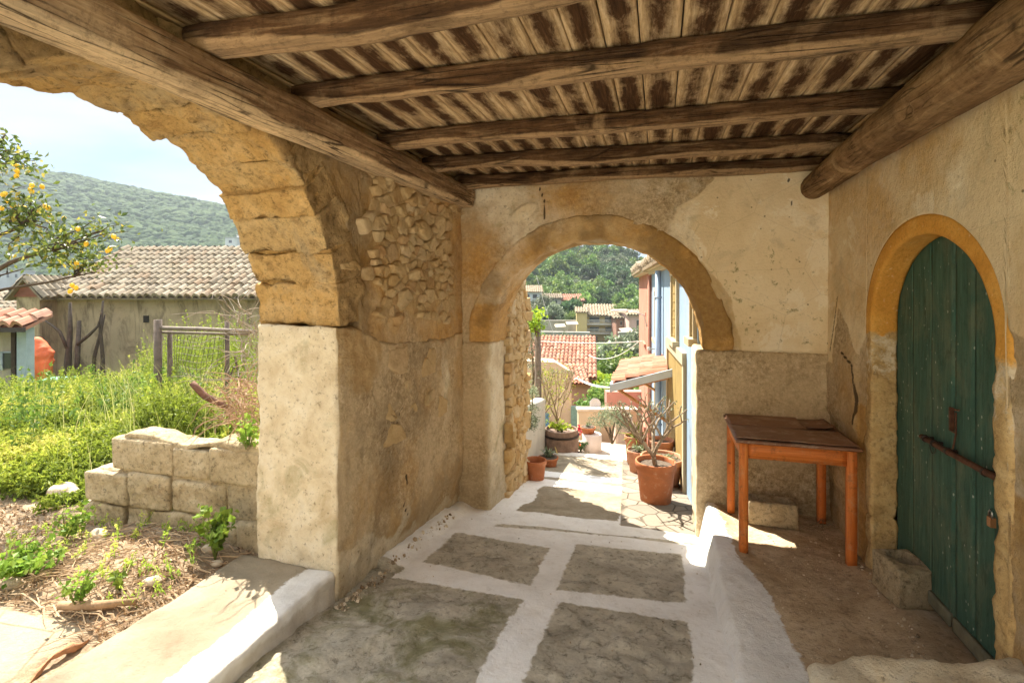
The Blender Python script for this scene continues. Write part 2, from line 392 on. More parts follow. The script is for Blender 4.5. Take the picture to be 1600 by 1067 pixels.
# the exposed stones: fitted polygons of uneven size standing out of the mortar by uneven amounts
def cell_polys(rs, y0, y1, z0, z1, n, asp, dens):
    P = []
    for k in range(n*30):
        q = np.array([rs.uniform(y0, y1), rs.uniform(z0, z1)]); r = dens*(.42+1.35*rs.uniform()**2.2)
        if all((q[0]-p[0])**2+((q[1]-p[1])*asp)**2 > (.5*(r+p[2]))**2 for p in P): P.append((q[0], q[1], r))
        if len(P) >= n: break
    out = []
    for i, (cy_, cz_, r) in enumerate(P):
        poly = [(cy_+dy, cz_+dz) for dy, dz in ((-.16, -.1), (.16, -.1), (.16, .1), (-.16, .1))]
        for j, (qy, qz, r2) in enumerate(P):
            if j == i or abs(qy-cy_) > .35 or abs(qz-cz_) > .25: continue
            ny, nz = qy-cy_, (qz-cz_)*asp*asp; w = r/(r+r2); my, mz = cy_+(qy-cy_)*w, cz_+(qz-cz_)*w
            def side(p): return (p[0]-my)*ny+(p[1]-mz)*nz
            new = []
            for a_, b_ in zip(poly, poly[1:]+poly[:1]):
                sa, sb = side(a_), side(b_)
                if sa <= 0: new.append(a_)
                if sa*sb < 0: t = sa/(sa-sb); new.append((a_[0]+(b_[0]-a_[0])*t, a_[1]+(b_[1]-a_[1])*t))
            poly = new
            if len(poly) < 3: break
        if len(poly) >= 3: out.append((cy_, cz_, poly))
    return out
def stones(name, place, y0, y1, z0, z1, n, asp, dens, root, seed, keep, hmax=.035, rusty=1.):
    rs = np.random.RandomState(seed); V = []; F = []; A = []
    for (cy_, cz_, poly) in cell_polys(rs, y0, y1, z0, z1, n, asp, dens):
        if not keep(cy_, cz_, rs): continue
        # subdivide the outline and roughen it
        pts = []
        for (a0, a1), (b0, b1) in zip(poly, poly[1:]+poly[:1]):
            m = max(1, int(math.hypot(b0-a0, b1-a1)/.02))
            for k in range(m): pts.append((a0+(b0-a0)*k/m, a1+(b1-a1)*k/m))
        pts = np.array(pts); c0 = np.array([cy_, cz_]); pts = c0+(pts-c0)*(1-rs.uniform(.05, .22))+rs.normal(0, .0028, pts.shape)
        h = rs.uniform(.0, 1)**1.2*hmax+.006; ty, tz = rs.normal(0, .13), rs.normal(0, .15); k0 = len(V); m = len(pts); cid = rs.uniform()
        for (s, hh) in ((1.04, -.03), (1., h*.55), (.93, h*.9), (.80, h), (.45, h*1.04)):
            for p in pts: q = c0+(p-c0)*s; hv = hh+(0 if hh < 0 else (q[0]-cy_)*ty+(q[1]-cz_)*tz+rs.normal(0, .0022)); V.append(place(q[0], q[1], hv)); A.append(cid)
        V.append(place(cy_, cz_, h*1.03)); A.append(cid)
        for r_ in range(4):
            for k in range(m): k2 = (k+1) % m; F.append((k0+r_*m+k, k0+r_*m+k2, k0+r_*m+m+k2, k0+r_*m+m+k))
        for k in range(m): F.append((k0+4*m+k, k0+4*m+(k+1) % m, k0+5*m))
    V = np.array(V); A = np.array(A); return mesh(name, V, F, WALL, root, zones(V, cell=A, joint=1, rust=sd(fbm(V, 2.3, 4, 6)*.5-.2, .5)*rusty, dark=sd(-.3+fbm(V, 3, 4, 9)*.3, .5)))
stones('rubble_stones', lambda y, z, h: (XI+.004+h, y, z), 2.66, 4.40, 1.36, 2.62, 230, 1.45, .125, wall_root, 5,
       lambda y, z, rs: z > 1.42+.12*(y < 3.0)+rs.uniform(-.05, .2)*(z < 1.8) and y > 2.72+rs.uniform(-.05, .22) and y < 4.32-rs.uniform(0, .25) and rs.uniform() < (.97 if z > 1.72 else .62), .042)
stones('rubble_stones', lambda y, z, h: (XI+.012+h*.6, y, z), 2.75, 4.3, .75, 1.32, 40, 1.3, .13, wall_root, 8, lambda y, z, rs: rs.uniform() < .16, .02, 0.)
# voussoirs of the wide arch
nv = 15; aa = 0.0
cuts = [0, .24, .42, .64, .80, .98, 1.22, 1.40, 1.66, 1.86, 2.12, 2.36, 2.6, 2.88, PI]
for i in range(len(cuts)-1):
    t0, t1 = cuts[i]+.0015, cuts[i+1]-.0015
    dr = [0, .006, -.008, -.012, .02, .03, -.02, .012, -.012, .015, 0, .01, -.01, 0][i]; th = .245+.02*random.random(); pr = random.uniform(-.012, -.004)
    tr = [.0, .01, .02, .01, -.01, .05, .03, .04, .02, .01, 0, 0, 0, 0][i]
    def fm(a, b, c, t0=t0, t1=t1, dr=dr, th=th, pr=pr, tr=tr):
        t = t0+(t1-t0)*a/.25; R = ARR+dr+c-tr*(b/.56)*0
        R = R+tr*(a/.25-.5)*(1-c/th)
        return (XI+.012+pr-b, ARY+R*np.cos(t), ARZ+.01+R*np.sin(t))
    def dp(V, N, L, i=i):
        return fbm(V, 3.2, 5, 40)*.045+fbm(V, 8, 4, 70+i)*.028+fbm(V, 18, 4, 50)*.020+fbm(V, 45, 3, 60)*.006
    V, F, L = block((.25, .57, th), (.014, .014, .02), fm, dp, .007)
    N = normals(V, F); mesh('voussoir', V, F, SAND, wall_root, {'cell': np.full(len(V), (i*.37+.2) % 1), 'face': sstep(.3, .7, N[:, 0])})

V, F, L = block((PI, .545, .19), (.02, .03, .03), lambda a, b, c: (XI-.012-b, ARY+(ARR+.028+c)*np.cos(a), ARZ+.01+(ARR+.028+c)*np.sin(a)), lambda V, N, L: fbm(V, 3.2, 5, 40)*.045+fbm(V, 14, 4, 50)*.018, .004)
mesh('arch_mortar', V, F, SAND, wall_root, {'cell': np.full(len(V), .1)})
# ------------------------------------------------------------------ end wall with the lane arch
BX, BZ, BR, BO = -.56, 1.25, .915, 1.13
end_root = empty('arched_end_wall', (BX, 4.45, -.3), 'plastered end wall pierced by a round stone archway onto the lane', 'wall')
def end_fields(V):
    X, Z = V[:, 0], V[:, 2]; n = fbm(V, 3, 3, 21)*.05
    # cream plaster keeps to the upper right and two scraps on the left
    bnd = np.interp(Z, [1.25, 1.7, 1.95, 2.15, 2.3, 2.42, 2.5, 2.62, 2.8], [.62, .55, .35, .16, .10, .14, .30, .42, .5])
    cream = sd(X-bnd+n, .12)
    cream = np.maximum(cream, sd(np.minimum(.2-np.abs(X+1.42), Z-2.53+.1*(X+1.4))+n*.5, .1))
    cream = np.maximum(cream, sd(.075-np.hypot((X+1.19)*.75-(Z-2.4)*.6, (Z-2.42)*.9)+n*.6, .05))
    return cream, np.hypot(X-BX, Z-BZ)
def end_upper():
    x0, x1, ztop, H = -2.28, 1.75, 2.80, 1.3
    def zlo(X):
        d = np.abs(X-BX); R = BO-.03
        return np.where(d < R, BZ+np.sqrt(np.maximum(R*R-d*d, 0)), BZ+.0)
    def fm(a, b, c):
        X = x0+a; lo = zlo(X); return (X, 4.45+b, lo+(ztop-lo)*(c/H))
    def dp(V, N, L):
        cream, rr = end_fields(V); f = (N[:, 1] < -.3)
        k = sstep(.45, .55, cream)
        return f*(.012*k+(1-k)*(fbm(V, 12, 4, 5)*.012+fbm(V, 40, 2, 6)*.005))+fbm(V, 2.5, 4, 3)*.016
    V, F, L = block((x1-x0, .5, H), (.02, .07, .02), fm, dp, .0)
    cream, rr = end_fields(V); X, Z = V[:, 0], V[:, 2]
    rust = sd(.17-np.hypot((X+.75)*.6, Z-2.55), .3)
    rust = np.maximum(rust, sd(.18-np.hypot(X+1.62, (Z-2.0)*.7)+.1*fbm(V, 4, 3, 71), .3))
    cr = np.maximum(polydist(X, Z, [(-1.03, 2.66), (-.97, 2.5), (-.98, 2.36)], .013), polydist(X, Z, [(.95, 2.75), (1.0, 2.3)], .004))
    lich = sd(.25-np.hypot((X-.9)*.55, (Z-1.6)*.6)*1.0+.1, .3)
    mesh('upper_wall', V, F, WALL, end_root, zones(V, brown=sd(.05+.4*fbm(V, 1.3, 3, 61), .5)*.9, cream=cream, rust=rust*(1-cream), lichen=lich,
        dark=sd(-.38+fbm(V, 3, 4, 29)*.4+.12*(cream < .5), .5), pale=sd(.02+fbm(V, 2.2, 4, 37)*.35, .35)*(1-sstep(.1, .6, X+.4*fbm(V, 2, 3, 83)))*.85, crack=cr, cell=.5))
end_upper()
def jamb(x0, x1, y0, y1, z1, kind, name='pier'):
    def fm(a, b, c): return (x0+a, y0+b, -.75+c)
    def dp(V, N, L): return fbm(V, 3, 5, 3)*.018+fbm(V, 14, 4, 13)*.008+fbm(V, 50, 2, 23)*.003
    V, F, L = block((x1-x0, y1-y0, z1+.75), .024, fm, dp, .028)
    N = normals(V, F); X, Y, Z = V.T
    if kind == 'L':
        pale = sd(.3*(N[:, 0]-.45)+.06*fbm(V, 3, 3, 2), .3)
        pale = np.maximum(pale, sd((X+1.60)*1.+.05*fbm(V, 3, 3, 8), .1)*.55)
    else: pale = sd(.1*(-N[:, 0]-.7), .3)
    mesh(name, V, F, WALL, end_root, zones(V, brown=1., pale=pale, dark=sd(-.26+.3*(1-sstep(-.1, .4, Z))+fbm(V, 3, 4, 19)*.35, .5)))
jamb(-2.2, -1.478, 4.44, 4.96, 1.25, 'L'); jamb(.285, 1.75, 4.425, 4.96, 1.245, 'R')
# ring of the lane arch (one weathered band)
def ring(lo, hi, y0, y1, mat, rz):
    def fm(a, b, c):
        t = a/ (1.0*PI)*(PI); R = lo+c; return (BX+R*np.cos(t), y0+b, BZ+.004+R*np.sin(t))
    def dp(V, N, L):
        th = L[:, 0]; jt = np.min([np.abs(th-q) for q in np.arange(.33, 3.1, .36)], axis=0)*1.0
        return fbm(V, 4, 5, 3)*.03+fbm(V, 13, 4, 14)*.016-.016*(1-sstep(.0, .018, jt))
    V, F, L = block((PI, y1-y0, hi-lo), (.02, .022, .02), fm, dp, .014)
    X, Z = V[:, 0], V[:, 2]
    mesh('arch_ring', V, F, mat, end_root, zones(V, brown=sd(.2*fbm(V, 2, 3, 5)-.05, .3), cream=0, pale=sd(np.where(X < -.9, .0, -.25)+fbm(V, 2.4, 4, 7)*.3+.35*(1-sstep(BR-.02, BR+.05, np.hypot(X-BX, Z-BZ)))*(X < -.2), .4),
        rust=sd(.0+.35*sstep(-.3, .3, X)+.25*(X < -1.4)*(Z < 1.6)+fbm(V, 3, 4, 87)*.35, .4), dark=sd(-.12+.30*sstep(-.2, .1, X)+fbm(V, 4, 5, 97)*.9, .3), cell=.5))
ring(BR, BO, 4.437, 4.965, WALL, 0)

# rubble return of the house beyond the arch
rub = empty('rubble_corner', (-1.5, 5.2, -.4), 'pale rubble corner of the house just beyond the archway on the left', 'wall')
def rubcorner():
    def fm(a, b, c): return (-1.452-b, 4.975+a, -.75+c)
    def fld(V, N): return np.where(N[:, 2] < .7, 1., .0)
    def co(V, N): return np.where(np.abs(N[:, 0]) > .6, V[:, 1], V[:, 0])
    def dp(V, N, L): h, c, j = rubble_h(co(V, N)*1.1, V[:, 2]*1.1, fld(V, N), 23, .03); return h+fbm(V, 5, 4, 3)*.012
    V, F, L = block((.66, 2.6, 3.4), (.02, .06, .02), fm, dp, .02)
    N = normals(V, F); h, cid, j = rubble_h(co(V, N)*1.1, V[:, 2]*1.1, fld(V, N), 23, .03)
    mesh('corner_masonry', V, F, WALL, rub, zones(V, cell=cid*.5+.3, joint=j, pale=sd(-.02+fbm(V, 3, 4, 7)*.3, .4)*.9))
rubcorner()
stones('corner_stones', lambda y, z, h: (-1.446+h, y, z), 5.0, 5.62, -.5, 2.4, 240, 1.4, .12, rub, 9, lambda y, z, rs: rs.uniform() < .8, .025)

# ------------------------------------------------------------------ right wall with the door niche
right_root = empty('door_wall', (1.25, 3.0, 0), 'cream plastered right wall with an ochre edged arched doorway', 'wall')
DY, DZ, DR, DH = 3.005, 1.54, .595, .475
def rw():
    y0, y1, ztop, H = .2, 4.46, 2.80, 2.9
    def zlo(Y):
        d = np.abs(Y-DY); a = DR+.085; return np.where(d < a, DZ+(DH+.095)*np.sqrt(np.maximum(1-(d/a)**2, 0)), -.15)
    def fm(a, b, c):
        Y = y0+a; lo = zlo(Y); return (1.25+b, Y, lo+(ztop-lo)*(c/H))
    def fields(V):
        Y, Z = V[:, 1], V[:, 2]; n = .05*fbm(V, 4, 3, 5)
        bnd = np.interp(Y, [.2, 2.0, 2.35, 3.6, 3.75, 3.85, 4.0, 4.2, 4.3, 4.46], [1.4, 1.45, 1.6, 1.6, 1.42, 1.3, 1.5, 1.62, 1.2, 1.2])
        return sd(Z-bnd+n, .1)
    def dp(V, N, L):
        k = sstep(.45, .55, fields(V)); f = N[:, 0] < -.3
        Y, Z = V[:, 1], V[:, 2]
        q = sstep(-.015, .015, (Y-3.86)-.02*fbm(V, 7, 3, 2))*sstep(-.03, .03, Z-.8)*(1-sstep(.45, .55, fields(V)))   # loose sheet of render
        return f*(.013*k+.022*q+(1-k)*(fbm(V, 9, 4, 5)*.014+fbm(V, 40, 2, 6)*.004))+fbm(V, 1.8, 4, 3)*.018
    V, F, L = block((y1-y0, .5, H), (.0175, .1, .02), fm, dp, .0)
    Y, Z = V[:, 1], V[:, 2]
    cr = np.maximum.reduce([polydist(Y, Z, [(4.23, 1.68), (4.30, 1.5), (4.38, 1.27)], .014), polydist(Y, Z, [(4.1, 1.3), (3.9, 1.24), (3.87, 1.1), (3.86, .95), (3.9, .85)], .022)])
    lich = sd(.3-np.hypot((Y-2.2)*.8, (Z-2.35)*.5)+.0, .3)*.7
    mesh('plastered_face', V, F, WALL, right_root, zones(V, cream=fields(V), brown=sd(.1+.3*(Y > 3.85)+.3*fbm(V, 1.6, 3, 6), .5), pale=sd(-.12+fbm(V, 2.2, 4, 7)*.3-.2*(Y > 3.9), .4),
        rust=sd(-.12+fbm(V, 2, 4, 8)*.35+.2*(Z < 1.)*(Y < 3.85), .4), dark=sd(-.33+.3*(Z < .3)+fbm(V, 3, 4, 9)*.35, .5), crack=cr, lichen=lich))
rw()
# surround: jambs of worn stone, ochre painted head
def surround():
    m = Mat('ochre_surround', .92, .12)
    nz = m.noise(7, 8, .7, .4); z = m.attr('h')
    och = m.ramp(m.noise(4, 7, .6), [(.3, (.56, .26, .045)), (.55, (.66, .33, .065)), (.75, (.74, .43, .12))])
    och = m.mix(m.ramp(m.noise(30, 5, .7), [(.62, 0.), (.7, .6)]), och, (.75, .6, .38))
    st = m.ramp(m.noise(5, 8, .7, .3), [(.3, (.34, .21, .085)), (.5, (.54, .37, .165)), (.7, (.66, .5, .27))])
    st = m.mix(m.ramp(m.noise(28, 6, .75), [(.36, .6), (.48, 0.)]), st, (.15, .09, .04))
    fl = m.mix(m.ramp(nz, [(.45, 0.), (.55, 1.)]), st, (.66, .56, .40))
    c = m.mix(m.edge(m.math('ADD', m.math('MULTIPLY', m.math('SUBTRACT', z, 1.28), 1.5), .5), nz, .8, .03), st, fl)
    c = m.mix(m.edge(m.math('ADD', m.math('MULTIPLY', m.math('SUBTRACT', z, 1.47), 2.2), .5), nz, .45, .02), c, och)
    sp = m.ramp(m.noise(60, 4, .75), [(.3, .6), (.5, 1.)])
    c = m.mix(m.ramp(z, [(.8, 0.), (.9, 0.)]), c, c); c = m.mix(.7, c, sp, 'MULTIPLY')
    m.bump(m.noise(60, 6, .8), .6, .008); m.bump(m.noise(13, 6, .7), .6, .015)
    mm = m.out(c)
    jl = DZ+.2; al = .5*PI*(DR+DH)*1.0; tot = 2*jl+al
    def path(s):
        s = np.asarray(s); u = np.clip((s-jl)/al, 0, 1); ang = u*PI
        Y = DY+np.cos(ang)*DR; Z = DZ+np.sin(ang)*DH
        ny = np.cos(ang)/DR; nz_ = np.sin(ang)/DH; ln = np.hypot(ny, nz_); ny, nz_ = ny/ln, nz_/ln
        Z = np.where(s < jl, DZ-(jl-s), np.where(s > jl+al, DZ-(s-jl-al), Z))
        ny = np.where(s < jl, 1., np.where(s > jl+al, -1., ny)); nz_ = np.where((s < jl) | (s > jl+al), 0, nz_)
        return Y, Z, ny, nz_
    def fm(a, b, c):
        Y, Z, ny, nz_ = path(a); w = 1.0
        return (1.238+b, Y+ny*c, Z+nz_*c)
    def dp(V, N, L):
        k = 1-sstep(1.35, 1.55, V[:, 2]); q = np.minimum(np.abs(V[:, 2]-.88), np.abs(V[:, 2]-.36))*(V[:, 1] > 3)
        return k*(fbm(V, 6, 5, 3)*.022+fbm(V, 22, 3, 6)*.012)+fbm(V, 4, 3, 4)*.004-.014*k*(1-sstep(0, .015, q))*(V[:, 1] > 3)
    V, F, L = block((tot, .14, .095), (.016, .018, .018), fm, dp, .009)
    mesh('door_surround', V, F, mm, right_root, {'h': V[:, 2]})
surround()
# backing wall that closes the niche behind the door leaves
V, F, L = block((1.5, .1, 2.4), .2, lambda a, b, c: (1.60+b, 2.25+a, -.1+c), None, 0)
mesh('niche_back', V, F, simple('niche_dark', (.05, .04, .03), .95), right_root)

# ------------------------------------------------------------------ floors
LIME = (.80, .78, .74)
def mk_floor():
    m = Mat('limewashed_floor', .93, .1)
    nz = m.noise(22, 8, .72, .4); nc = m.noise(5, 8, .68, .4)
    lime = m.ramp(m.noise(4, 7, .6, .3), [(.3, (.74, .725, .70)), (.5, (.83, .82, .80)), (.7, (.87, .865, .85))])
    lime = m.mix(m.ramp(m.noise(17, 9, .78, .4), [(.55, 0.), (.66, .45)]), lime, (.50, .46, .39)); lime = m.mix(m.ramp(m.noise(3.2, 7, .7, .8), [(.52, 0.), (.68, .35)]), lime, (.60, .56, .49))
    g = m.ramp(nc, [(.28, (.30, .265, .205)), (.45, (.50, .455, .365)), (.6, (.64, .59, .48)), (.75, (.78, .73, .62))])
    g = m.mix(m.ramp(m.noise(19, 10, .82, .4), [(.36, .9), (.49, 0.)]), g, (.15, .13, .095)); g = m.mix(m.ramp(m.noise(13, 9, .78, .8), [(.54, 0.), (.64, .7)]), g, (.62, .565, .45))
    g = m.mix(m.ramp(m.noise(60, 4, .7), [(.6, 0.), (.7, .45)]), g, (.58, .53, .44))
    moss = m.math('MULTIPLY', m.ramp(m.noise(2.6, 6, .7, .6), [(.46, 0.), (.6, .75)]), m.attr('moss')); g = m.mix(moss, g, (.20, .19, .075))
    g = m.mix(m.attr('warm'), g, m.mix(m.ramp(nc, [(.3, 0.), (.7, 1.)]), (.24, .19, .125), (.38, .32, .23)))
    c = m.mix(m.edge(m.attr('paint'), m.noise(14, 9, .75, .5), .75, .05), g, lime)
    fl = m.attr('flag')
    fv = m.mapv((1.2, .9, 1), (0, 0, .5)); joint = m.ramp(m.voro(4.2, 'DISTANCE_TO_EDGE', fv), [(.012, 1.), (.04, 0.)])
    fid = m.noise(1, 0, 0, 0, m.voro(4.2, 'F1', fv, 'Color'))
    fc = m.mix(m.ramp(nc, [(.3, 0.), (.7, .6)]), m.ramp(fid, [(.3, (.17, .15, .125)), (.5, (.25, .215, .175)), (.7, (.31, .265, .205))]), (.25, .215, .165))
    fc = m.mix(joint, fc, (.13, .11, .085))
    c = m.mix(m.ramp(fl, [(.45, 0.), (.55, 1.)]), c, fc)
    m.bump(m.mix(m.edge(m.attr('paint'), m.noise(14, 9, .75, .5), .75, .05), m.noise(26, 9, .82), .5), 1., .02); m.bump(m.noise(30, 8, .75), .6, .010); m.bump(m.noise(9, 7, .7), .6, .02)
    h = m.math('MULTIPLY', joint, m.math('MULTIPLY', fl, -1.)); m.bump(h, .8, .012)
    return m.out(c)
FLOOR = mk_floor()
def zf(Y):
    return np.interp(Y, [-4, 2, 4.13, 4.20, 6.72], [.28, .04, -.215, -.245, -.545])
def rect(X, Y, x0, x1, y0, y1): return np.minimum(np.minimum(X-x0, x1-X), np.minimum(Y-y0, y1-Y))
def grid(x0, x1, y0, y1, r, zfun, name, mat, attrs, parent=None, dropz=None):
    nx, ny = int((x1-x0)/r)+1, int((y1-y0)/r)+1
    X, Y = np.meshgrid(np.linspace(x0, x1, nx), np.linspace(y0, y1, ny), indexing='ij'); X = X.ravel(); Y = Y.ravel()
    Z = zfun(X, Y); I = np.arange(nx*ny).reshape(nx, ny)
    F = np.stack([I[:-1, :-1], I[1:, :-1], I[1:, 1:], I[:-1, 1:]], -1).reshape(-1, 4)
    V = np.stack([X, Y, Z], 1); return mesh(name, V, F, mat, parent, attrs(V))
def floor_fields(X, Y):
    P = np.stack([X, Y, X*0], 1); w = fbm(P, 2.2, 3, 3)*.03
    pan = np.maximum.reduce([rect(X, Y+.10*(X+1.1), -1.55, -.765, 3.12, 3.74), rect(X, Y-.12*(X+.2), -.605, .155, 3.13, 3.90), rect(X, Y, -1.72+.0*Y, -.77, 1.2, 2.90), rect(X, Y, -.565, .15, .6, 2.95)])+w
    # the rough stained border under the left wall
    left = np.minimum(-1.60-X+w*2.5, 3.05-Y)
    worn = np.maximum(np.minimum(.035-np.abs(Y-(4.15+.13*(X+.5)))+w*.6, X+1.3), -1)
    out = rect(X, Y, -1.2, -.36, 4.58, 5.45)+fbm(P, 2.6, 3, 13)*.10
    out2 = rect(X, Y, -1.45, -.38, 6.12, 6.95)+w
    out3 = rect(X, Y, -1.4, -.36, 5.75, 5.86)+w*1.5
    d = np.maximum.reduce([pan, left, worn, out, out2, out3])
    flag = sd(rect(X, Y, -.32-.06*(Y-4.5), .6, 4.46, 7)+w*.15, .05)
    return d, flag, pan
def fz(X, Y):
    P = np.stack([X, Y, X*0], 1); d, flag, pan = floor_fields(X, Y)
    k = sstep(0, .05, d)
    z = zf(Y)+fbm(P, 1.4, 3, 3)*.012+fbm(P, 9, 3, 8)*.0035
    rid = fbm(P, 6, 5, 5)
    z = z+k*(-.008+np.abs(rid)*.03+fbm(P, 22, 3, 6)*.010)*(Y < 4.1)
    # the long worn ridge of bedrock in the near left panel
    t = ((X+1.35)*.55+(Y-2.25)*.83); s_ = -(X+1.35)*.83+(Y-2.25)*.55
    z = z+.035*np.exp(-(s_/.10)**2)*sstep(-.5, -.2, t)*(1-sstep(.3, .6, t))
    # lime fillet running up to the left wall
    z = z+.05*sstep(-1.60, -1.76, X+.02*rid)*(Y > 3)+.05*sstep(.20, .33, X)*(Y < 4.3)*0
    z = z+.03*sstep(-.25, -.4, X)*0+flag*.0
    return z
grid(-1.85, .52, -3.0, 6.98, .0155, fz, 'passage_floor', FLOOR, lambda V: {'paint': sd(-floor_fields(V[:, 0], V[:, 1])[0], .07), 'flag': floor_fields(V[:, 0], V[:, 1])[1],
    'moss': sd(rect(V[:, 0], V[:, 1], -1.9, -.7, .5, 2.95), .2), 'warm': sstep(4.3, 4.6, V[:, 1])*.75})['kind'] = 'structure'
def mk_slab():
    m = Mat('raised_slab', .9, .2); nz = m.noise(12, 8, .72, .4)
    g = m.ramp(m.noise(3, 8, .65, .5), [(.3, (.36, .26, .155)), (.5, (.52, .39, .25)), (.72, (.66, .53, .37))])
    g = m.mix(m.ramp(m.noise(2.0, 6, .6, .8), [(.5, 0.), (.66, .55)]), g, (.26, .18, .10))
    g = m.mix(m.ramp(m.noise(22, 9, .8), [(.36, .7), (.48, 0.)]), g, (.15, .105, .065)); g = m.mix(m.ramp(m.noise(30, 7, .8), [(.58, 0.), (.66, .5)]), g, (.68, .58, .44))
    lime = m.ramp(m.noise(5, 7, .6, .3), [(.3, (.74, .725, .70)), (.6, (.85, .84, .82))])
    lime = m.mix(m.ramp(m.noise(15, 9, .78, .4), [(.54, 0.), (.66, .5)]), lime, (.52, .46, .38))
    c = m.mix(m.edge(m.attr('paint'), nz, .9, .05), g, lime)
    m.bump(m.noise(40, 8, .8), .7, .010); m.bump(m.noise(9, 8, .75), .8, .022)
    return m.out(c)
SLAB = mk_slab()
def rz_(X, Y):
    P = np.stack([X, Y, X*0], 1); n = fbm(P, 3, 3, 3)*.012
    n2 = fbm(P, 11, 4, 8); k = sstep(.295, .365, X+n*1.8+n2*.02)
    top = .004+fbm(P, 2, 3, 7)*.008+n2*.009+.05*sstep(1.0, 1.25, X)*(1-sstep(3.5, 3.8, Y))*sstep(2.0, 2.5, Y)+.018*(1-sstep(.4, .6, X+n))
    return (zf(Y)-.03)*(1-k)+top*k
grid(.28, 1.72, .3, 4.46, .0165, rz_, 'raised_floor', SLAB, lambda V: {'paint': sd(np.interp(V[:, 1], [.5, 2.3, 2.73, 3.24, 3.62, 4.4], [.74, .70, .645, .59, .50, .42])-V[:, 0]+.03*fbm(V, 5, 3, 4), .08)})['kind'] = 'structure'

# rough stone ledge in the near right corner
led = empty('stone_ledge', (1.0, 2.0, 0), 'low rough stone bench end with whitewashed corner beside the green door', 'ledge')
def ledge():
    def fm(a, b, c): return (.53+a, 1.22+b+.14*a, -.02+c*(1+.26*a))
    def dp(V, N, L): return fbm(V, 5, 5, 3)*.04+fbm(V, 18, 4, 6)*.02
    V, F, L = block((1.0, .98, .36), .02, fm, dp, .04)
    mesh('ledge_masonry', V, F, WALL, led, zones(V, brown=.0, cell=.5, pale=sd(.3+.2*fbm(V, 3, 3, 5), .3), rust=0.))
ledge()
# yard sill with its white edge
def sill():
    m = Mat('yard_sill', .9, .15)
    g = m.ramp(m.noise(3, 7, .6, .4), [(.3, (.22, .18, .125)), (.55, (.30, .25, .18)), (.75, (.37, .315, .23))])
    g = m.mix(m.ramp(m.noise(45, 5, .75), [(.3, .5), (.42, 0.)]), g, (.2, .15, .1))
    lime = m.ramp(m.noise(6, 7, .6), [(.3, (.60, .58, .55)), (.6, (.78, .77, .75))])
    fade = m.ramp(m.noise(5, 6, .6), [(.35, (.48, .44, .38)), (.7, (.68, .65, .60))])
    c = m.mix(m.edge(m.attr('paint'), m.noise(18, 8, .72, .3), .7, .07), g, lime)
    c = m.mix(m.edge(m.attr('face'), m.noise(18, 8, .7), .4, .1), c, fade)
    m.bump(m.noise(30, 8, .8), .9, .012); mm = m.out(c)
    def fm(a, b, c): return (-2.42+a, -1.5+b, -.25+c+.0*b)
    def dp(V, N, L): return fbm(V, 3.5, 5, 3)*.024+fbm(V, 18, 4, 6)*.009
    V, F, L = block((.65, 4.03, .40), .02, fm, dp, .022)
    keep = V.copy()
    mesh('yard_sill', V, F, mm, None, {'paint': sd(V[:, 0]+1.935+.02*fbm(V, 3, 3, 2), .06), 'face': sd((.115-V[:, 2])*1.0*(V[:, 0] > -1.86)-.2*(V[:, 0] < -1.86)+.04*(fbm(V, 4, 3, 9)), .06)})['kind'] = 'structure'
    tag(bpy.data.objects['yard_sill'], None, None)
sill()

# ------------------------------------------------------------------ timber
def mk_wood(name, dark, mid, light, amt=.5, axis=0, streak=14, und=.0):
    m = Mat(name, .85, .15)
    sc = [1., 1., 1.]; sc = [streak]*3; sc[axis] = 1.
    g = m.noise(2.2, 8, .7, .6, m.mapv(sc)); g2 = m.noise(7, 6, .75, .2, m.mapv(sc))
    c = m.ramp(g, [(.3, dark), (.52, mid), (.72, light)])
    blot = m.ramp(m.noise(2.8, 7, .62, .8), [(.40, 1.), (.58, 0.)])
    c = m.mix(m.math('MULTIPLY', blot, amt), c, tuple(x*.4 for x in dark))
    c = m.mix(m.ramp(g2, [(.30, .7), (.42, 0.)]), c, tuple(x*.3 for x in dark))
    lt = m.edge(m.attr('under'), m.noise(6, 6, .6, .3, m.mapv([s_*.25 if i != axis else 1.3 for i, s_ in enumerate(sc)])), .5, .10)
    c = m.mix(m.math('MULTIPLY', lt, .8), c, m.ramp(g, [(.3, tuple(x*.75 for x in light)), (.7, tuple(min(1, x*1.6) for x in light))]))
    pale = m.ramp(m.noise(1.5, 6, .6, 1.2), [(.6, 0.), (.72, .6)]); c = m.mix(pale, c, tuple(min(1, x*1.3) for x in light))
    s3 = [26.]*3; s3[axis] = 1.1
    ck = m.ramp(m.voro(1., 'DISTANCE_TO_EDGE', m.mapv(s3)), [(.015, 1.), (.05, 0.)]); ckm = m.ramp(m.noise(2.2, 5, .7), [(.45, 0.), (.6, 1.)]); ck = m.math('MULTIPLY', ck, ckm)
    c = m.mix(m.math('MULTIPLY', ck, .85), c, tuple(x*.25 for x in dark))
    s4 = [3.4]*3; s4[axis] = 1.5; kv = m.voro(1., 'F1', m.mapv(s4)); kn = m.ramp(kv, [(.05, 1.), (.10, .0), (.125, .6), (.16, 0.)]); c = m.mix(m.math('MULTIPLY', kn, .75), c, tuple(x*.5 for x in dark))
    c = m.mix(m.ramp(m.noise(30, 8, .8), [(.36, .45), (.5, 0.)]), c, tuple(x*.5 for x in dark))
    m.bump(m.math('MULTIPLY', ck, -1.), .8, .01); m.bump(m.noise(3.2, 8, .8, .3, m.mapv([q*1.6 if i != axis else 1.6 for i, q in enumerate(sc)])), 1., .010); m.bump(g, .7, .012)
    return m.out(c)
W_RAFT = mk_wood('rafter_wood', (.040, .019, .008), (.125, .066, .029), (.34, .225, .12), .55, 0)
W_BEAM = mk_wood('beam_wood', (.10, .052, .023), (.30, .18, .088), (.56, .41, .24), .3, 1)
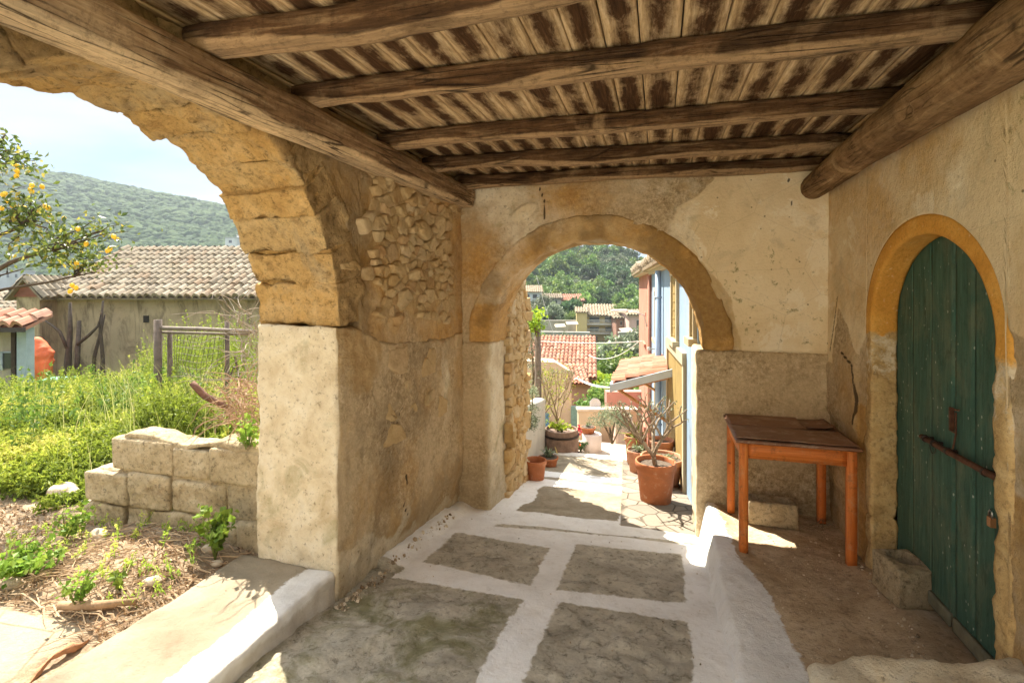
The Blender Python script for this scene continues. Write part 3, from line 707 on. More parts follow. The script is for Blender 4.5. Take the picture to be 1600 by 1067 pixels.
W_LOG = mk_wood('log_wood', (.12, .062, .026), (.33, .20, .095), (.54, .38, .20), .35, 1, 9)
def timber(name, p0, p1, w, h, mat, seed, res=(.03, .022, .022), wav=.012, label=None, cat_=None, group=None, r=.02):
    """a hewn timber from p0 to p1 (centre of its top), waving a little, narrower underneath"""
    p0 = np.array(p0, float); p1 = np.array(p1, float); ln = np.linalg.norm(p1-p0); t = (p1-p0)/ln
    sd_ = np.cross(t, [0, 0, 1]); sd_ /= np.linalg.norm(sd_); up = np.cross(sd_, t)
    def fm(a, b, c):
        q = np.stack([a*1.3, a*0+seed, a*0], 1); q2 = np.stack([a*1.7, a*0, a*0+seed], 1)
        ox = vnoise(q, 2)*wav*1.2; oz = vnoise(q2, 3)*wav
        tap = 1-.22*(1-c/h)**2*(1+.6*vnoise(np.stack([a*2.5, a*0+9, a*0+seed], 1), 5))
        P = p0[None]+t[None]*a[:, None]+sd_[None]*((b-w/2)*tap+ox)[:, None]+up[None]*((c-h)+oz*(1-c/h))[:, None]
        return P[:, 0], P[:, 1], P[:, 2]
    def dp(V, N, L): return fbm(V*np.array([1, 1, 1]), 5, 4, seed)*.008+fbm(np.stack([L[:, 0]*3, L[:, 1]*40, L[:, 2]*40], 1), 1, 3, seed)*.003
    V, F, L = block((ln, w, h), res, fm, dp, r)
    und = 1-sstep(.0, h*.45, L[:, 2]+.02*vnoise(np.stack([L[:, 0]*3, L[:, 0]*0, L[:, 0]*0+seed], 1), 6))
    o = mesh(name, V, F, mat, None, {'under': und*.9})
    return tag(o, label, cat_, group)
timber('long_beam', (-1.69, .62, 2.632), (-1.69, 4.40, 2.640), .175, .165, W_BEAM, 3, wav=.008, label='long squared grey brown beam running along the left wall to the archway', cat_='beam')
RL = 'rafters under the plank ceiling'
raft = [(1.58, 1.60, .135, .098, 'thickest cross rafter nearest overhead, its left end resting on the long beam'),
        (2.13, 2.19, .10, .10, 'second cross rafter from overhead with a bleached patch at mid span'),
        (2.93, 2.99, .11, .10, 'third cross rafter in line, dark smoked middle one of the ceiling'),
        (3.56, 3.74, .10, .10, 'fourth cross rafter, set slightly askew before the end wall'),
        (4.22, 4.36, .11, .10, 'pale edged last cross rafter lying against the end wall above the archway')]
for i, (ya, yb, w, h, lab) in enumerate(raft):
    sx = .35/2.8
    timber('rafter', (-1.72, ya-w*.0, 2.632+h), (1.20, yb, 2.637+h), w, h, W_RAFT, 11+i*3, wav=.017, label=lab, cat_='rafter', group=RL)
# round log on the right
def logb():
    n = 40; ys = np.linspace(.62, 4.44, 120); V = []
    A = np.arange(n)/n*2*PI
    Y, T = np.meshgrid(ys, A, indexing='ij'); Y = Y.ravel(); T = T.ravel()
    r0 = np.interp(Y, [.2, 2.0, 3.2, 4.44], [.135, .125, .108, .088])
    q = np.stack([np.cos(T)*1.1, np.sin(T)*1.1, Y*1.7], 1); R = r0*(1+.11*fbm(q, 1, 3, 5)+.03*fbm(q, 6, 3, 8))
    for ky, kt in ((2.55, 3.6), (1.75, 4.0)):
        dd = np.hypot((Y-ky)/.075, (np.angle(np.exp(1j*(T-kt))))/.5); R += .012*np.exp(-(dd-1)**2*4)-.012*np.exp(-dd**2*3)
    cx = 1.125+.012*np.sin(Y*1.7)-.0*(Y < 3); cz = np.interp(Y, [.2, 2.1, 3.3, 4.44], [2.565, 2.56, 2.545, 2.522])
    V = np.stack([cx+R*np.cos(T), Y, cz+R*np.sin(T)], 1); I = np.arange(len(V)).reshape(len(ys), n)
    F = np.stack([I[:-1], np.roll(I, -1, 1)[:-1], np.roll(I, -1, 1)[1:], I[1:]], -1).reshape(-1, 4)
    V2 = np.array([[1.125, ys[0], 2.565], [cx[-1], 4.445, 2.522]]); c0, c1 = len(V), len(V)+1
    F2 = [(int(I[0][k]), c0, int(I[0][(k+1) % n]), int(I[0][(k+1) % n])) for k in range(n)]
    Fl = [tuple(map(int, f)) for f in F]+[(int(I[0][k]), int(I[0][(k+1) % n]), c0) for k in range(n)]+[(int(I[-1][(k+1) % n]), int(I[-1][k]), c1) for k in range(n)]
    o = mesh('round_log', np.concatenate([V, V2]), Fl, W_LOG, None, {'under': np.zeros(len(V)+2)})
    tag(o, 'thick knotty round log running along the top of the right wall', 'log')
logb()
# plank ceiling
def mk_plank():
    m = Mat('ceiling_planks', .9, .1); 
    g = m.noise(3.5, 9, .78, .5, m.mapv((16, 1.2, 16)), m.math('MULTIPLY', m.attr('pid'), 3.1)); b = m.noise(3.6, 7, .62, .8, m.mapv((1, .75, 1)), m.math('MULTIPLY', m.attr('pid'), 7.3))
    e = m.attr('edge'); b = m.mix(.35, b, m.noise(9, 9, .8, .5, m.mapv((3, 1, 1)))); b = m.mix(.25, b, m.noise(.9, 3, .5, 0, m.mapv((1, 2.2, 1))))
    lt = m.ramp(g, [(.34, (.17, .105, .052)), (.5, (.42, .30, .17)), (.66, (.60, .48, .32))])
    dk = m.ramp(g, [(.36, (.028, .013, .006)), (.55, (.085, .042, .018)), (.7, (.20, .115, .055))])
    f = m.ramp(m.math('ADD', b, m.math('MULTIPLY', e, .22)), [(.515, 0.), (.57, .45), (.66, 1.)])
    c = m.mix(f, dk, m.mix(1, lt, (1.3, 1.27, 1.2), 'MULTIPLY')); m.bump(g, 1., .010)
    return m.out(c)
PL = mk_plank()
pc = empty('plank_ceiling', (-.3, 2.5, 2.735), 'smoke stained plank ceiling laid across the rafters', 'ceiling')
x = -2.3; k = 0
while x < 1.74:
    w = random.uniform(.135, .165); w = min(w, 1.75-x)
    dz = random.uniform(0, .005); s = k
    def fm(a, b, c, x=x, dz=dz): return (x+a, .85+b, 2.737+dz+c)
    V, F, L = block((w-.004, 4.1, .022), (.02, .05, .022), fm, lambda V, N, L: fbm(V, 3, 2, 4)*.002, .003)
    e = 1-np.minimum(L[:, 0], w-.004-L[:, 0])/(w*.5)
    mesh('plank', V, F, PL, pc, {'edge': np.clip(e, 0, 1)**2, 'pid': np.full(len(V), float(k))}); x += w; k += 1
V, F, L = block((4.2, 4.2, .04), .5, lambda a, b, c: (-2.4+a, .80+b, 2.79+c), None, 0)
mesh('roof_deck', V, F, simple('deck', (.08, .06, .04)), pc)

# ------------------------------------------------------------------ green door
def mk_green():
    m = Mat('green_paint', .7, .25)
    g = m.noise(3, 7, .65, .5, m.mapv((1, 14, 1.1)))
    c = m.ramp(g, [(.3, (.030, .075, .052)), (.55, (.050, .115, .082)), (.8, (.095, .17, .12))])
    c = m.mix(m.ramp(m.noise(2.4, 8, .7, .6, m.mapv((1, 2.5, 1))), [(.47, 0.), (.64, .6)]), c, (.14, .16, .10)); c = m.mix(m.ramp(m.noise(12, 9, .8, .2, m.mapv((1, 3, .8))), [(.37, .6), (.47, 0.)]), c, (.014, .035, .022))
    n2 = m.noise(1.5, 2, .5); sp = m.ramp(m.voro(30, vec=m.mapv((1, 1, .6))), [(.10, 1.), (.15, 0.)]); sp2 = m.ramp(m.noise(5, 3), [(.45, 0.), (.55, 1.)])
    c = m.mix(m.math('MULTIPLY', m.math('MULTIPLY', sp, sp2), .8), c, (.42, .45, .38))
    c = m.mix(m.ramp(m.noise(5, 8, .8, 0, m.mapv((1, 9, 1.2))), [(.66, 0.), (.72, .7)]), c, (.22, .2, .13))
    m.bump(g, .8, .008); return m.out(c)
GREEN = mk_green()
RUST = simple('rusty_iron', (.105, .045, .025), .75, .4, 30, .5, .003)
DARKIRON = simple('dark_iron', (.035, .025, .02), .6, .3, 30, .3, .002)
door = empty('double_door', (1.37, 3.0, .1), 'weathered dark green double plank door barred with a rusty iron bolt', 'door')
def dtop(Y): return DZ+(DH+.03)*np.sqrt(np.maximum(1-((Y-DY)/(DR+.03))**2, 0.02))
for a, b, nb in ((2.985, 3.625, 3), (2.38, 2.968, 4)):
    parts = []; At = []
    wd = (b-a)/nb
    for k in range(nb):
        y0 = a+k*wd+.002; off = .003*((k*7) % 3)
        def fm(p, q, r_, y0=y0, off=off):
            Y = y0+p; T = dtop(Y); return (1.372+off+q, Y, .10+r_/1.0*(T-.10))
        V, F, L = block((wd-.004, .035, 1.0), (.02, .02, .03), fm, lambda V, N, L: fbm(V, 3, 3, 5)*.003, .003)
        parts.append((V, F))
    V, F = cat(parts); leaf = mesh('door_leaf', V, F, GREEN, door)
    V, F, L = block((b-a-.01, .02, .07), .02, lambda p, q, r_: (1.355+q, a+.005+p, .10+r_), lambda V, N, L: fbm(V, 6, 3, 5)*.003, .004)
    mesh('kick_board', V, F, simple('grey_board', (.16, .15, .10), .9, .3, 14), leaf)
mb = MB(); mb.tube([(1.335, 3.21, .965), (1.335, 3.0, .962), (1.335, 2.6, .968), (1.335, 2.4, .972)], [.0135, .0145, .0145, .015], 10); bolt = mb.build('iron_bolt', RUST, door, True)
mb = MB()
for y in (3.17, 3.08, 2.95, 2.66): mb.tube([(1.335, y+.005, .965), (1.335, y-.007, .965)], .019, 10); mb.box(1.34, 1.375, y-.006, y+.006, .955, .975)
mb.build('bolt_keeper', DARKIRON, bolt)
mb = MB()
mb.tube([(1.358, 2.985, 1.17), (1.355, 2.935, 1.17), (1.355, 2.90, 1.175)], .004, 6); mb.tube([(1.358, 2.985, 1.06), (1.355, 2.92, 1.06)], .004, 6)
mb.tube([(1.35, 2.915, 1.16), (1.35, 2.915, 1.06), (1.345, 2.93, .985)], .004, 6); mb.box(1.352, 1.37, 2.972, 2.984, 1.06, 1.17)
mb.build('hasp', RUST, door)
mb = MB(); pts = [(1.35, 3.13+.03*math.cos(t)*1.0, .945-.045*abs(math.sin(t))) for t in np.linspace(0, PI, 10)]; mb.tube(pts, .0022, 5); mb.build('wire_loop', DARKIRON, door)
mb = MB(); mb.box(1.33, 1.35, 2.612, 2.638, .75, .79); bp = mb.build('padlock', simple('brass', (.35, .17, .07), .5, .2, 20, .1, .001), door)
mb = MB(); mb.tube([(1.337, 2.635, .785), (1.337, 2.635, .81), (1.337, 2.625, .822), (1.337, 2.615, .81), (1.337, 2.615, .785)], .004, 6); mb.build('shackle', simple('steel', (.5, .5, .5), .3, .1, 20, .05, .001, 1), bp, True)

# ------------------------------------------------------------------ table
def mk_pine(ax):
    m = Mat('orange_pine', .5, .3); sc = [22, 22, 22]; sc[ax] = 1.2
    g = m.noise(1.6, 5, .6, 1.2, m.mapv(sc)); c = m.ramp(g, [(.3, (.46, .115, .02)), (.55, (.62, .185, .038)), (.75, (.74, .28, .07))])
    kn = m.ramp(m.voro(5.5), [(.05, 1.), (.085, 0.)]); c = m.mix(m.math('MULTIPLY', kn, .85), c, (.09, .03, .012))
    c = m.mix(m.ramp(m.noise(9, 8, .78), [(.54, 0.), (.66, .5)]), c, (.50, .30, .16)); c = m.mix(m.ramp(m.noise(16, 8, .8), [(.36, .55), (.46, 0.)]), c, (.16, .06, .02))
    m.bump(g, .2, .002); return m.out(c)
PINE_Z, PINE_X, PINE_Y = mk_pine(2), mk_pine(0), mk_pine(1)
m = Mat('brown_laminate', .5, .35); c = m.ramp(m.noise(3, 7, .65, .3), [(.3, (.17, .075, .042)), (.6, (.25, .125, .075)), (.8, (.34, .20, .13))])
c = m.mix(m.ramp(m.noise(7, 9, .78, .4), [(.50, 0.), (.62, .65)]), c, (.44, .33, .25)); m.bump(m.noise(20, 6, .7), .2, .003); LAM = m.out(c)
table = empty('side_table', (.85, 4.0, .01), 'orange pine side table with a peeling brown laminate top against the end wall', 'table')
tx0, tx1, ty0, ty1 = .495, 1.20, 3.645, 4.345
for (lx, ly) in ((tx0+.012, ty0+.01), (tx1-.07, ty0+.01), (tx0+.012, ty1-.07), (tx1-.07, ty1-.07)):
    V, F, L = block((.055, .055, .725), (.0275, .0275, .06), lambda a, b, c, lx=lx, ly=ly: (lx+a, ly+b, .008+c), None, .006); mesh('leg', V, F, PINE_Z, table)
for (a0, a1, b0, b1, mt, nm) in ((tx0+.067, tx1-.07, ty0+.022, ty0+.044, PINE_X, 'apron'), (tx0+.067, tx1-.07, ty1-.046, ty1-.024, PINE_X, 'apron'), (tx0+.024, tx0+.046, ty0+.065, ty1-.07, PINE_Y, 'apron'), (tx1-.048, tx1-.026, ty0+.065, ty1-.07, PINE_Y, 'apron')):
    V, F, L = block((a1-a0, b1-b0, .10), .04, lambda a, b, c, a0=a0, b0=b0: (a0+a, b0+b, .632+c), None, .003); mesh(nm, V, F, mt, table)
V, F, L = block((tx1-tx0+.02, ty1-ty0+.01, .018), (.03, .03, .018), lambda a, b, c: (tx0-.01+a, ty0-.005+b, .735+c), None, .003); top = mesh('table_top', V, F, LAM, table)
def sheet(x0, x1, y0, y1, lift, seed, sk):
    def fm(a, b, c):
        X = x0+a; Y = y0+b+sk*(a-.3)*.3; e = sstep(.72*(x1-x0), (x1-x0), a)*.9+sstep(.12, 0, b)*.3
        z = .758+lift*(.25+e*.6+.7*vnoise(np.stack([a*3, b*4, a*0+seed], 1), seed)); return X, Y, np.maximum(z, .7555)+c
    V, F, L = block((x1-x0, y1-y0, .004), (.02, .02, .004), fm, None, .0); mesh('veneer_sheet', V, F, LAM, top)
sheet(tx0-.015, tx0+.70, ty0+.005, ty0+.36, .012, 3, .04); sheet(tx0+.0, tx0+.50, ty0+.375, ty1+.0, .006, 5, .02); sheet(tx0+.44, tx1-.02, ty0+.40, ty1-.03, .018, 8, -.25)

# concrete blocks
BLK = mk_sandstone('weathered_block', ((.38, .30, .18), (.56, .45, .29), (.70, .60, .42)), .5, False)
def hollow(name, loc, rz, dims, holes, label, tilt=0, seed=1):
    """concrete block with open cores, made of its walls and webs in one skin"""
    T = Matrix.Translation(loc) @ Matrix.Rotation(rz, 4, 'Z') @ Matrix.Rotation(tilt, 4, 'X'); lx, ly, lz = dims
    n = 64; r = .008
    nx, ny = int(lx/.008), int(ly/.008)
    # height field block: outer skin plus sunk cores
    def fm(a, b, c): return a-lx/2, b-ly/2, c
    V, F, L = block((lx, ly, lz), (.008, .008, .012), fm, None, .012)
    dep = np.zeros(len(V))
    for (hx, hy, rx, ry) in holes:
        e = ((np.abs(V[:, 0]-hx)/rx)**3+(np.abs(V[:, 1]-hy)/ry)**3); dep = np.maximum(dep, sstep(1.12, .9, e))
    V[:, 2] -= np.where(L[:, 2] > lz-.0135, dep*(lz-.05), 0)
    N = normals(V, F); V = V+N*(fbm(V, 9, 4, seed)*.008+fbm(V, 40, 3, 4)*.004)[:, None]
    V4 = np.concatenate([V, np.ones((len(V), 1))], 1) @ np.array(T).T
    return tag(mesh(name, V4[:, :3], F, BLK, None, {'cell': np.full(len(V), .5)}), label, 'block')
hollow('concrete_block', (.80, 4.21, .008), 0, (.33, .17, .17), [(-.075, 0, .055, .055), (.075, 0, .055, .055)], 'two hole hollow concrete block lying on the floor under the table', 0, 3)
hollow('concrete_block', (1.29, 3.30, .055), math.radians(12), (.20, .24, .21), [(0.01, .02, .062, .07)], 'worn single hole concrete block standing on end at the foot of the green door', 0, 9)
# dry twigs under the table
mb = MB()
for i in range(26):
    c0 = Vector((1.10+random.gauss(0, .06), 4.16+random.gauss(0, .07), .02)); an = random.uniform(0, 2*PI); l = random.uniform(.05, .13); p = [c0]
    for k in range(4): an += random.uniform(-.6, .6); p.append(p[-1]+Vector((math.cos(an)*l/4, math.sin(an)*l/4, random.uniform(-.006, .018))))
    for q in p: q.z = max(q.z, .014)
    mb.tube(p, [.0022, .002, .0018, .0015, .001], 4)
tag(mb.build('dry_twigs', simple('twig', (.22, .16, .10), .9, .3, 20)), 'small tangle of dry twigs on the floor by the rear table leg', 'twigs', None, 'stuff')
# ================================================================== terrain
def ridge_l(px): return np.interp(px, [-900, -100, 0, 40, 80, 160, 250, 340, 420, 520], [.20, .245, .222, .214, .205, .188, .168, .147, .128, .10])
def ridge_r(px): return np.interp(px, [600, 760, 810, 840, 870, 900, 930, 960, 985, 1000, 1040, 1200], [.03, .030, .032, .047, .062, .066, .062, .064, .060, .050, .038, .03])
UNDER = [False]
def ground_z(X, Y):
    r = np.hypot(X, Y); d = -X*SN+Y*CS; a = X*CS+Y*SN; ph = np.arctan2(a, d)
    px = 800+802*np.tan(np.clip(ph, -1.3, 1.3)); lr = np.log(np.maximum(r, .1)); g = lambda rs, zs: np.interp(lr, np.log(np.array(rs)), zs)
    dd = np.maximum(r*np.maximum(np.cos(ph), .25), .1); ld = np.log(dd); gd = lambda rs, zs: np.interp(ld, np.log(np.array(rs)), zs)
    Lz = gd([1, 3.6, 6, 9, 12, 17, 30, 60, 150, 260], [.12, .12, 0, -.5, -.95, -1.2, -5, -13, -16, -6])
    t = sstep(240, 760, dd); Lz = Lz+t*(ridge_l(px)*760+8)*1.0+60*0*t; Lz = np.where(dd > 800, Lz-sstep(800, 1600, dd)*ridge_l(px)*500, Lz)
    Rz = gd([1, 6.9, 7.4, 9, 13, 22, 40, 70, 100, 120, 170], [-1.3, -1.3, -1.05, -1.35, -2.9, -5.4, -7.6, -8.6, -9., -8.2, -4.])
    t2 = np.clip((dd-165)/100, 0, 1); Rz = Rz+t2*(ridge_r(px)*265+4-0)*(1.0); Rz = np.where(dd > 275, Rz-sstep(275, 520, dd)*ridge_r(px)*200, Rz)
    w = sstep(-.34, -.14, ph); w = np.where(np.abs(ph) > 1.75, np.where(X < -1.8, 0, 1)*1., w); w = np.where(ph > 0, 1, w)
    z = Lz*(1-w)+Rz*w
    near = (X > -2.6)*(Y > -3.2)*(Y < 6.9)*(X < 3); z = np.where(near & (r < 9), np.minimum(z, -1.25), z)
    yd = sstep(-7.6, -7.2, X)*(X < -1.9)*(Y > -2.4)*(1-sstep(4.6, 5.1, Y)); zy = .3*yd
    back = (Y < -1); z = np.where(back, np.where(X < -1.8, .1, -.05)-.02*np.maximum(-Y-4, 0)*0, z)
    z = np.where(back & near, -.5, z)
    z = z-zy if UNDER[0] else z
    return z+.6*fbm(np.stack([X, Y, X*0], 1), .02, 4, 3)*np.clip(r/40, 0, 8)
def terrain():
    na = 900; an = np.concatenate([np.linspace(-PI, -1.1, 90, False), np.linspace(-1.1, .55, 640, False), np.linspace(.55, PI, 60, False)])
    rr = np.exp(np.linspace(math.log(1.2), math.log(985), 310)); R, A = np.meshgrid(rr, an, indexing='ij')
    hd = A-math.radians(16); X = (R*np.sin(hd)).ravel(); Y = (R*np.cos(hd)).ravel()
    V = np.stack([X, Y, ground_z(X, Y)], 1); I = np.arange(len(V)).reshape(R.shape)
    F = np.stack([I[:-1], np.roll(I, -1, 1)[:-1], np.roll(I, -1, 1)[1:], I[1:]], -1).reshape(-1, 4)[:, ::-1]
    m = Mat('hill_ground', .95, .1); n = m.noise(.06, 8, .7); n2 = m.noise(.9, 6, .7)
    c = m.ramp(n, [(.35, (.045, .07, .022)), (.55, (.075, .105, .032)), (.7, (.15, .14, .07))])
    c = m.mix(.4, c, m.ramp(n2, [(.35, (.04, .06, .018)), (.65, (.15, .19, .055))]))
    m.out(c)
    o = mesh('terrain', V, F, m.m, None); o['kind'] = 'structure'
UNDER[0] = True; terrain(); UNDER[0] = False

# ------------------------------------------------------------------ foliage
def leafmat(name, stops, tr=.35, rough=.55):
    m = Mat(name, rough, .3); r = m.attr('v')
    c = m.ramp(r, stops)
    oi = m.rnd(); hs = m.t.nodes.new('ShaderNodeHueSaturation'); m.L(c, hs.inputs['Color']); m.put(m.math('MULTIPLY_ADD', oi, .035, .4825), hs.inputs['Hue'])
    m.put(m.math('MULTIPLY_ADD', oi, .55, .72), hs.inputs['Value']); c = hs.outputs[0]
    m.out(c); t = m.t.nodes.new('ShaderNodeBsdfTranslucent'); mx = m.t.nodes.new('ShaderNodeMixShader'); mx.inputs[0].default_value = tr
    m.L(c, t.inputs[0]); m.L(m.b.outputs[0], mx.inputs[1]); m.L(t.outputs[0], mx.inputs[2]); m.L(mx.outputs[0], m.t.nodes['Material Output'].inputs[0]); return m.m
def cards(C, size, asp=.5, up=.0, val=None, rs=None):
    """one small diamond leaf per centre, at any tilt"""
    n = len(C); rs = rs or np.random
    d = rs.normal(size=(n, 3)); d[:, 2] += up; d /= np.linalg.norm(d, axis=1, keepdims=True)
    e = rs.normal(size=(n, 3)); e -= d*np.einsum('ij,ij->i', d, e)[:, None]; e /= np.linalg.norm(e, axis=1, keepdims=True)
    s = (size*rs.uniform(.6, 1.3, n))[:, None]; nn = np.cross(d, e)*s*.12
    V = np.stack([C-d*s*.5, C+e*s*asp*.5+nn, C+d*s*.5, C-e*s*asp*.5+nn], 1).reshape(-1, 3)
    v = rs.uniform(0, 1, n) if val is None else val
    return V, np.arange(4*n).reshape(n, 4), np.repeat(v, 4)
def crown_pts(rs, R, H, nb, per, sub=.38, zc=0):
    """leaf centres gathered in clumps over an uneven crown"""
    P = []; v = []
    for k in range(nb):
        u = rs.normal(size=3); u /= np.linalg.norm(u); u[2] = abs(u[2])*1.2-.35; q = u*np.array([R, R, H])*rs.uniform(.45, .95)+np.array([0, 0, zc])
        w = rs.normal(size=(per, 3)); w /= np.linalg.norm(w, axis=1, keepdims=True); w *= (rs.uniform(.3, 1, (per, 1))**.5)*R*sub*rs.uniform(.6, 1.3)
        w[:, 2] *= .75; P.append(q+w); v.append(np.clip(rs.uniform(.15, .85)+rs.normal(0, .16, per), 0, 1))
    return np.concatenate(P), np.concatenate(v)
BARK = simple('bark', (.12, .09, .06), .95, .35, 14, .8, .02)
L_MID = leafmat('leaf_mid', [(0, (0.068, 0.128, 0.027)), (.5, (0.120, 0.203, 0.045)), (1, (0.240, 0.315, 0.075))])
L_DARK = leafmat('leaf_dark', [(0, (0.030, 0.068, 0.024)), (.5, (0.061, 0.108, 0.038)), (1, (0.115, 0.169, 0.061))], .25)
L_OLIVE = leafmat('leaf_olive', [(0, (0.081, 0.106, 0.062)), (.5, (0.150, 0.181, 0.106)), (1, (0.288, 0.325, 0.200))], .25)
L_LIME = leafmat('leaf_lime', [(0, (.14, .22, .02)), (.5, (.27, .36, .03)), (1, (.50, .54, .06))], .45)
def make_far_tree(kind, seed, leaf, nb, per, R, H, size, th):
    rs = np.random.RandomState(seed); P, v = crown_pts(rs, R, H, nb, per, .4, th+H*.5)
    if kind == 'cypress':
        z = rs.uniform(0, 1, nb*per); a = rs.uniform(0, 2*PI, nb*per); rad = R*np.sin(np.clip(z*1.1+.12, 0, 1.15)**.6*2.6)*rs.uniform(.5, 1.05, nb*per)
        P = np.stack([rad*np.cos(a), rad*np.sin(a), th+z*H], 1); v = rs.uniform(0, 1, nb*per)
    V, F, A = cards(P, size, .75, 0, v, rs)
    mb = MB(); mb.tube([(0, 0, -.6), (.05, 0, th*.6), (0, .1, th+H*.4)], [R*.09, R*.07, R*.03], 5)
    for k in range(3): mb.tube([(0, 0, th*.7), (R*.45*math.cos(k*2.1), R*.45*math.sin(k*2.1), th+H*.45)], [R*.05, R*.02], 4)
    n0 = len(V); V = np.concatenate([V, np.array(mb.V)]); F2 = [tuple(map(int, f)) for f in F]+[tuple(i+n0 for i in f) for f in mb.F]
    return mesh('hill_tree', V, F2, [leaf, BARK], None, {'v': np.concatenate([A, np.zeros(len(mb.V))])}, False, [0]*len(F)+[1]*len(mb.F))
HG = 'trees covering the slope beyond the lane archway'
protos = [make_far_tree('round', 1, L_MID, 26, 34, 3.4, 3.0, .85, 1.6), make_far_tree('round', 2, L_DARK, 26, 34, 3.3, 3.2, .8, 1.8), make_far_tree('round', 3, L_OLIVE, 24, 34, 3.0, 2.4, .75, 1.3),
          make_far_tree('round', 4, L_MID, 30, 30, 3.0, 4.2, .8, 2.0), make_far_tree('round', 5, L_DARK, 28, 30, 3.8, 2.6, .85, 1.2)]
LBS = ['bright green round tree on the wooded slope seen through the lane archway', 'dark green dense tree on the wooded slope seen through the lane archway', 'silvery olive tree on the wooded slope seen through the lane archway',
       'tall leafy green tree on the wooded slope seen through the lane archway', 'wide dark evergreen on the wooded slope seen through the lane archway']
rs = np.random.RandomState(5); cnt = 0; placed = []
cand = []
for i in range(4000):
    px = rs.uniform(780, 1050); d = math.exp(rs.uniform(math.log(112), math.log(285))); P = at(px, 450, d); cand.append((d, P.x, P.y, px))
used = [False]*5
for d, x, y, px in cand:
    if cnt >= 290: break
    if d < 150 and px < 985 and rs.uniform() < .6: continue
    mind = 3.1 if d > 150 else 4.0
    if any((x-a)**2+(y-b)**2 < mind*mind for a, b in placed): continue
    placed.append((x, y)); cnt += 1
    band = px+30*math.sin(d*.07)
    k = int(rs.choice(5, p=([.40, .05, .2, .3, .05] if band < 905 and d < 240 else [.08, .33, .22, .12, .25])))
    o = protos[k] if not used[k] else protos[k].copy()
    if used[k]: COL.objects.link(o)
    used[k] = True
    z = float(ground_z(np.array([x]), np.array([y]))[0]); s = rs.uniform(.75, 1.25)*(1.05 if d > 200 else .9); o.location = (x, y, z-.3); o.rotation_euler = (0, 0, rs.uniform(0, 6.28)); o.scale = (s, s, s*rs.uniform(.85, 1.25))
    ta = 'top' if d > 225 else ('upper part' if d > 185 else ('middle' if d > 150 else 'foot')); hz = 'left' if px < 860 else ('centre' if px < 930 else 'right')
    tag(o, LBS[k].replace('on the wooded slope seen through the lane archway', 'at the '+ta+' of the slope, '+hz+' of the archway view'), 'tree', HG)
cy = make_far_tree('cypress', 9, L_DARK, 20, 22, .9, 8, .6, .6); cy.name = 'cypress_tree'
P = at(949, 450, 262); cy.location = (P.x, P.y, float(ground_z(np.array([P.x]), np.array([P.y]))[0])+1.5); tag(cy, 'thin dark cypress standing out on the skyline above the lane archway slope', 'tree')
# the far wooded hill on the left: one mass of crowns
def far_wood():
    """closed lumpy crowns, packed over the far hill"""
    rs = np.random.RandomState(3); t = (1+5**.5)/2
    B = np.array([(-1, t, 0), (1, t, 0), (-1, -t, 0), (1, -t, 0), (0, -1, t), (0, 1, t), (0, -1, -t), (0, 1, -t), (t, 0, -1), (t, 0, 1), (-t, 0, -1), (-t, 0, 1)], float); B /= np.linalg.norm(B[0])
    T = [(0, 11, 5), (0, 5, 1), (0, 1, 7), (0, 7, 10), (0, 10, 11), (1, 5, 9), (5, 11, 4), (11, 10, 2), (10, 7, 6), (7, 1, 8), (3, 9, 4), (3, 4, 2), (3, 2, 6), (3, 6, 8), (3, 8, 9), (4, 9, 5), (2, 4, 11), (6, 2, 10), (8, 6, 7), (9, 8, 1)]
    P = list(B); E = {}; T2 = []
    def mid(a, b):
        k = (min(a, b), max(a, b))
        if k not in E: q = P[a]+P[b]; P.append(q/np.linalg.norm(q)); E[k] = len(P)-1
        return E[k]
    for a, b_, c_ in T: x, y, z = mid(a, b_), mid(b_, c_), mid(c_, a); T2 += [(a, x, z), (b_, y, x), (c_, z, y), (x, y, z)]
    P = np.array(P); T2 = np.array([f for f in T2 if P[list(f)].mean(0)[2] > -.45])
    n = 9500; px = rs.uniform(-60, 440, n); d = 245+515*rs.uniform(0, 1, n)**.75
    X = (-SN+(px-800)/802*CS)*d; Y = (CS+(px-800)/802*SN)*d; Z = ground_z(X, Y); R = rs.uniform(2.8, 6.5, n)*np.interp(d, [245, 500, 760], [.9, 1.05, 1.1])
    W = P[None]*R[:, None, None]*(1+rs.uniform(-.28, .28, (n, len(P), 1)))*np.array([1, 1, .85]); C = np.stack([X, Y, Z+R*.35], 1)
    V = (C[:, None]+W).reshape(-1, 3); F = (T2[None]+(np.arange(n)*len(P))[:, None, None]).reshape(-1, 3)
    v = np.clip(rs.uniform(0, 1, n)[:, None]*.8+rs.normal(.1, .1, (n, len(P))), 0, 1)
    m = Mat('far_wood_leaf', .9, .1); cc = m.ramp(m.attr('v'), [(0, (.022, .048, .016)), (.5, (.038, .075, .022)), (1, (.075, .115, .036))]); cc = m.mix(m.ramp(m.noise(.8, 5, .8), [(.35, .6), (.6, 0.)]), cc, (.02, .045, .018)); m.bump(m.noise(.7, 5, .8), 1., 1.5); m.out(cc)
    o = mesh('far_wood', V, F, m.m, None, {'v': v.ravel()}, True); tag(o, 'hazy wooded hillside rising beyond the old tiled house', 'wood', None, 'stuff')
far_wood()
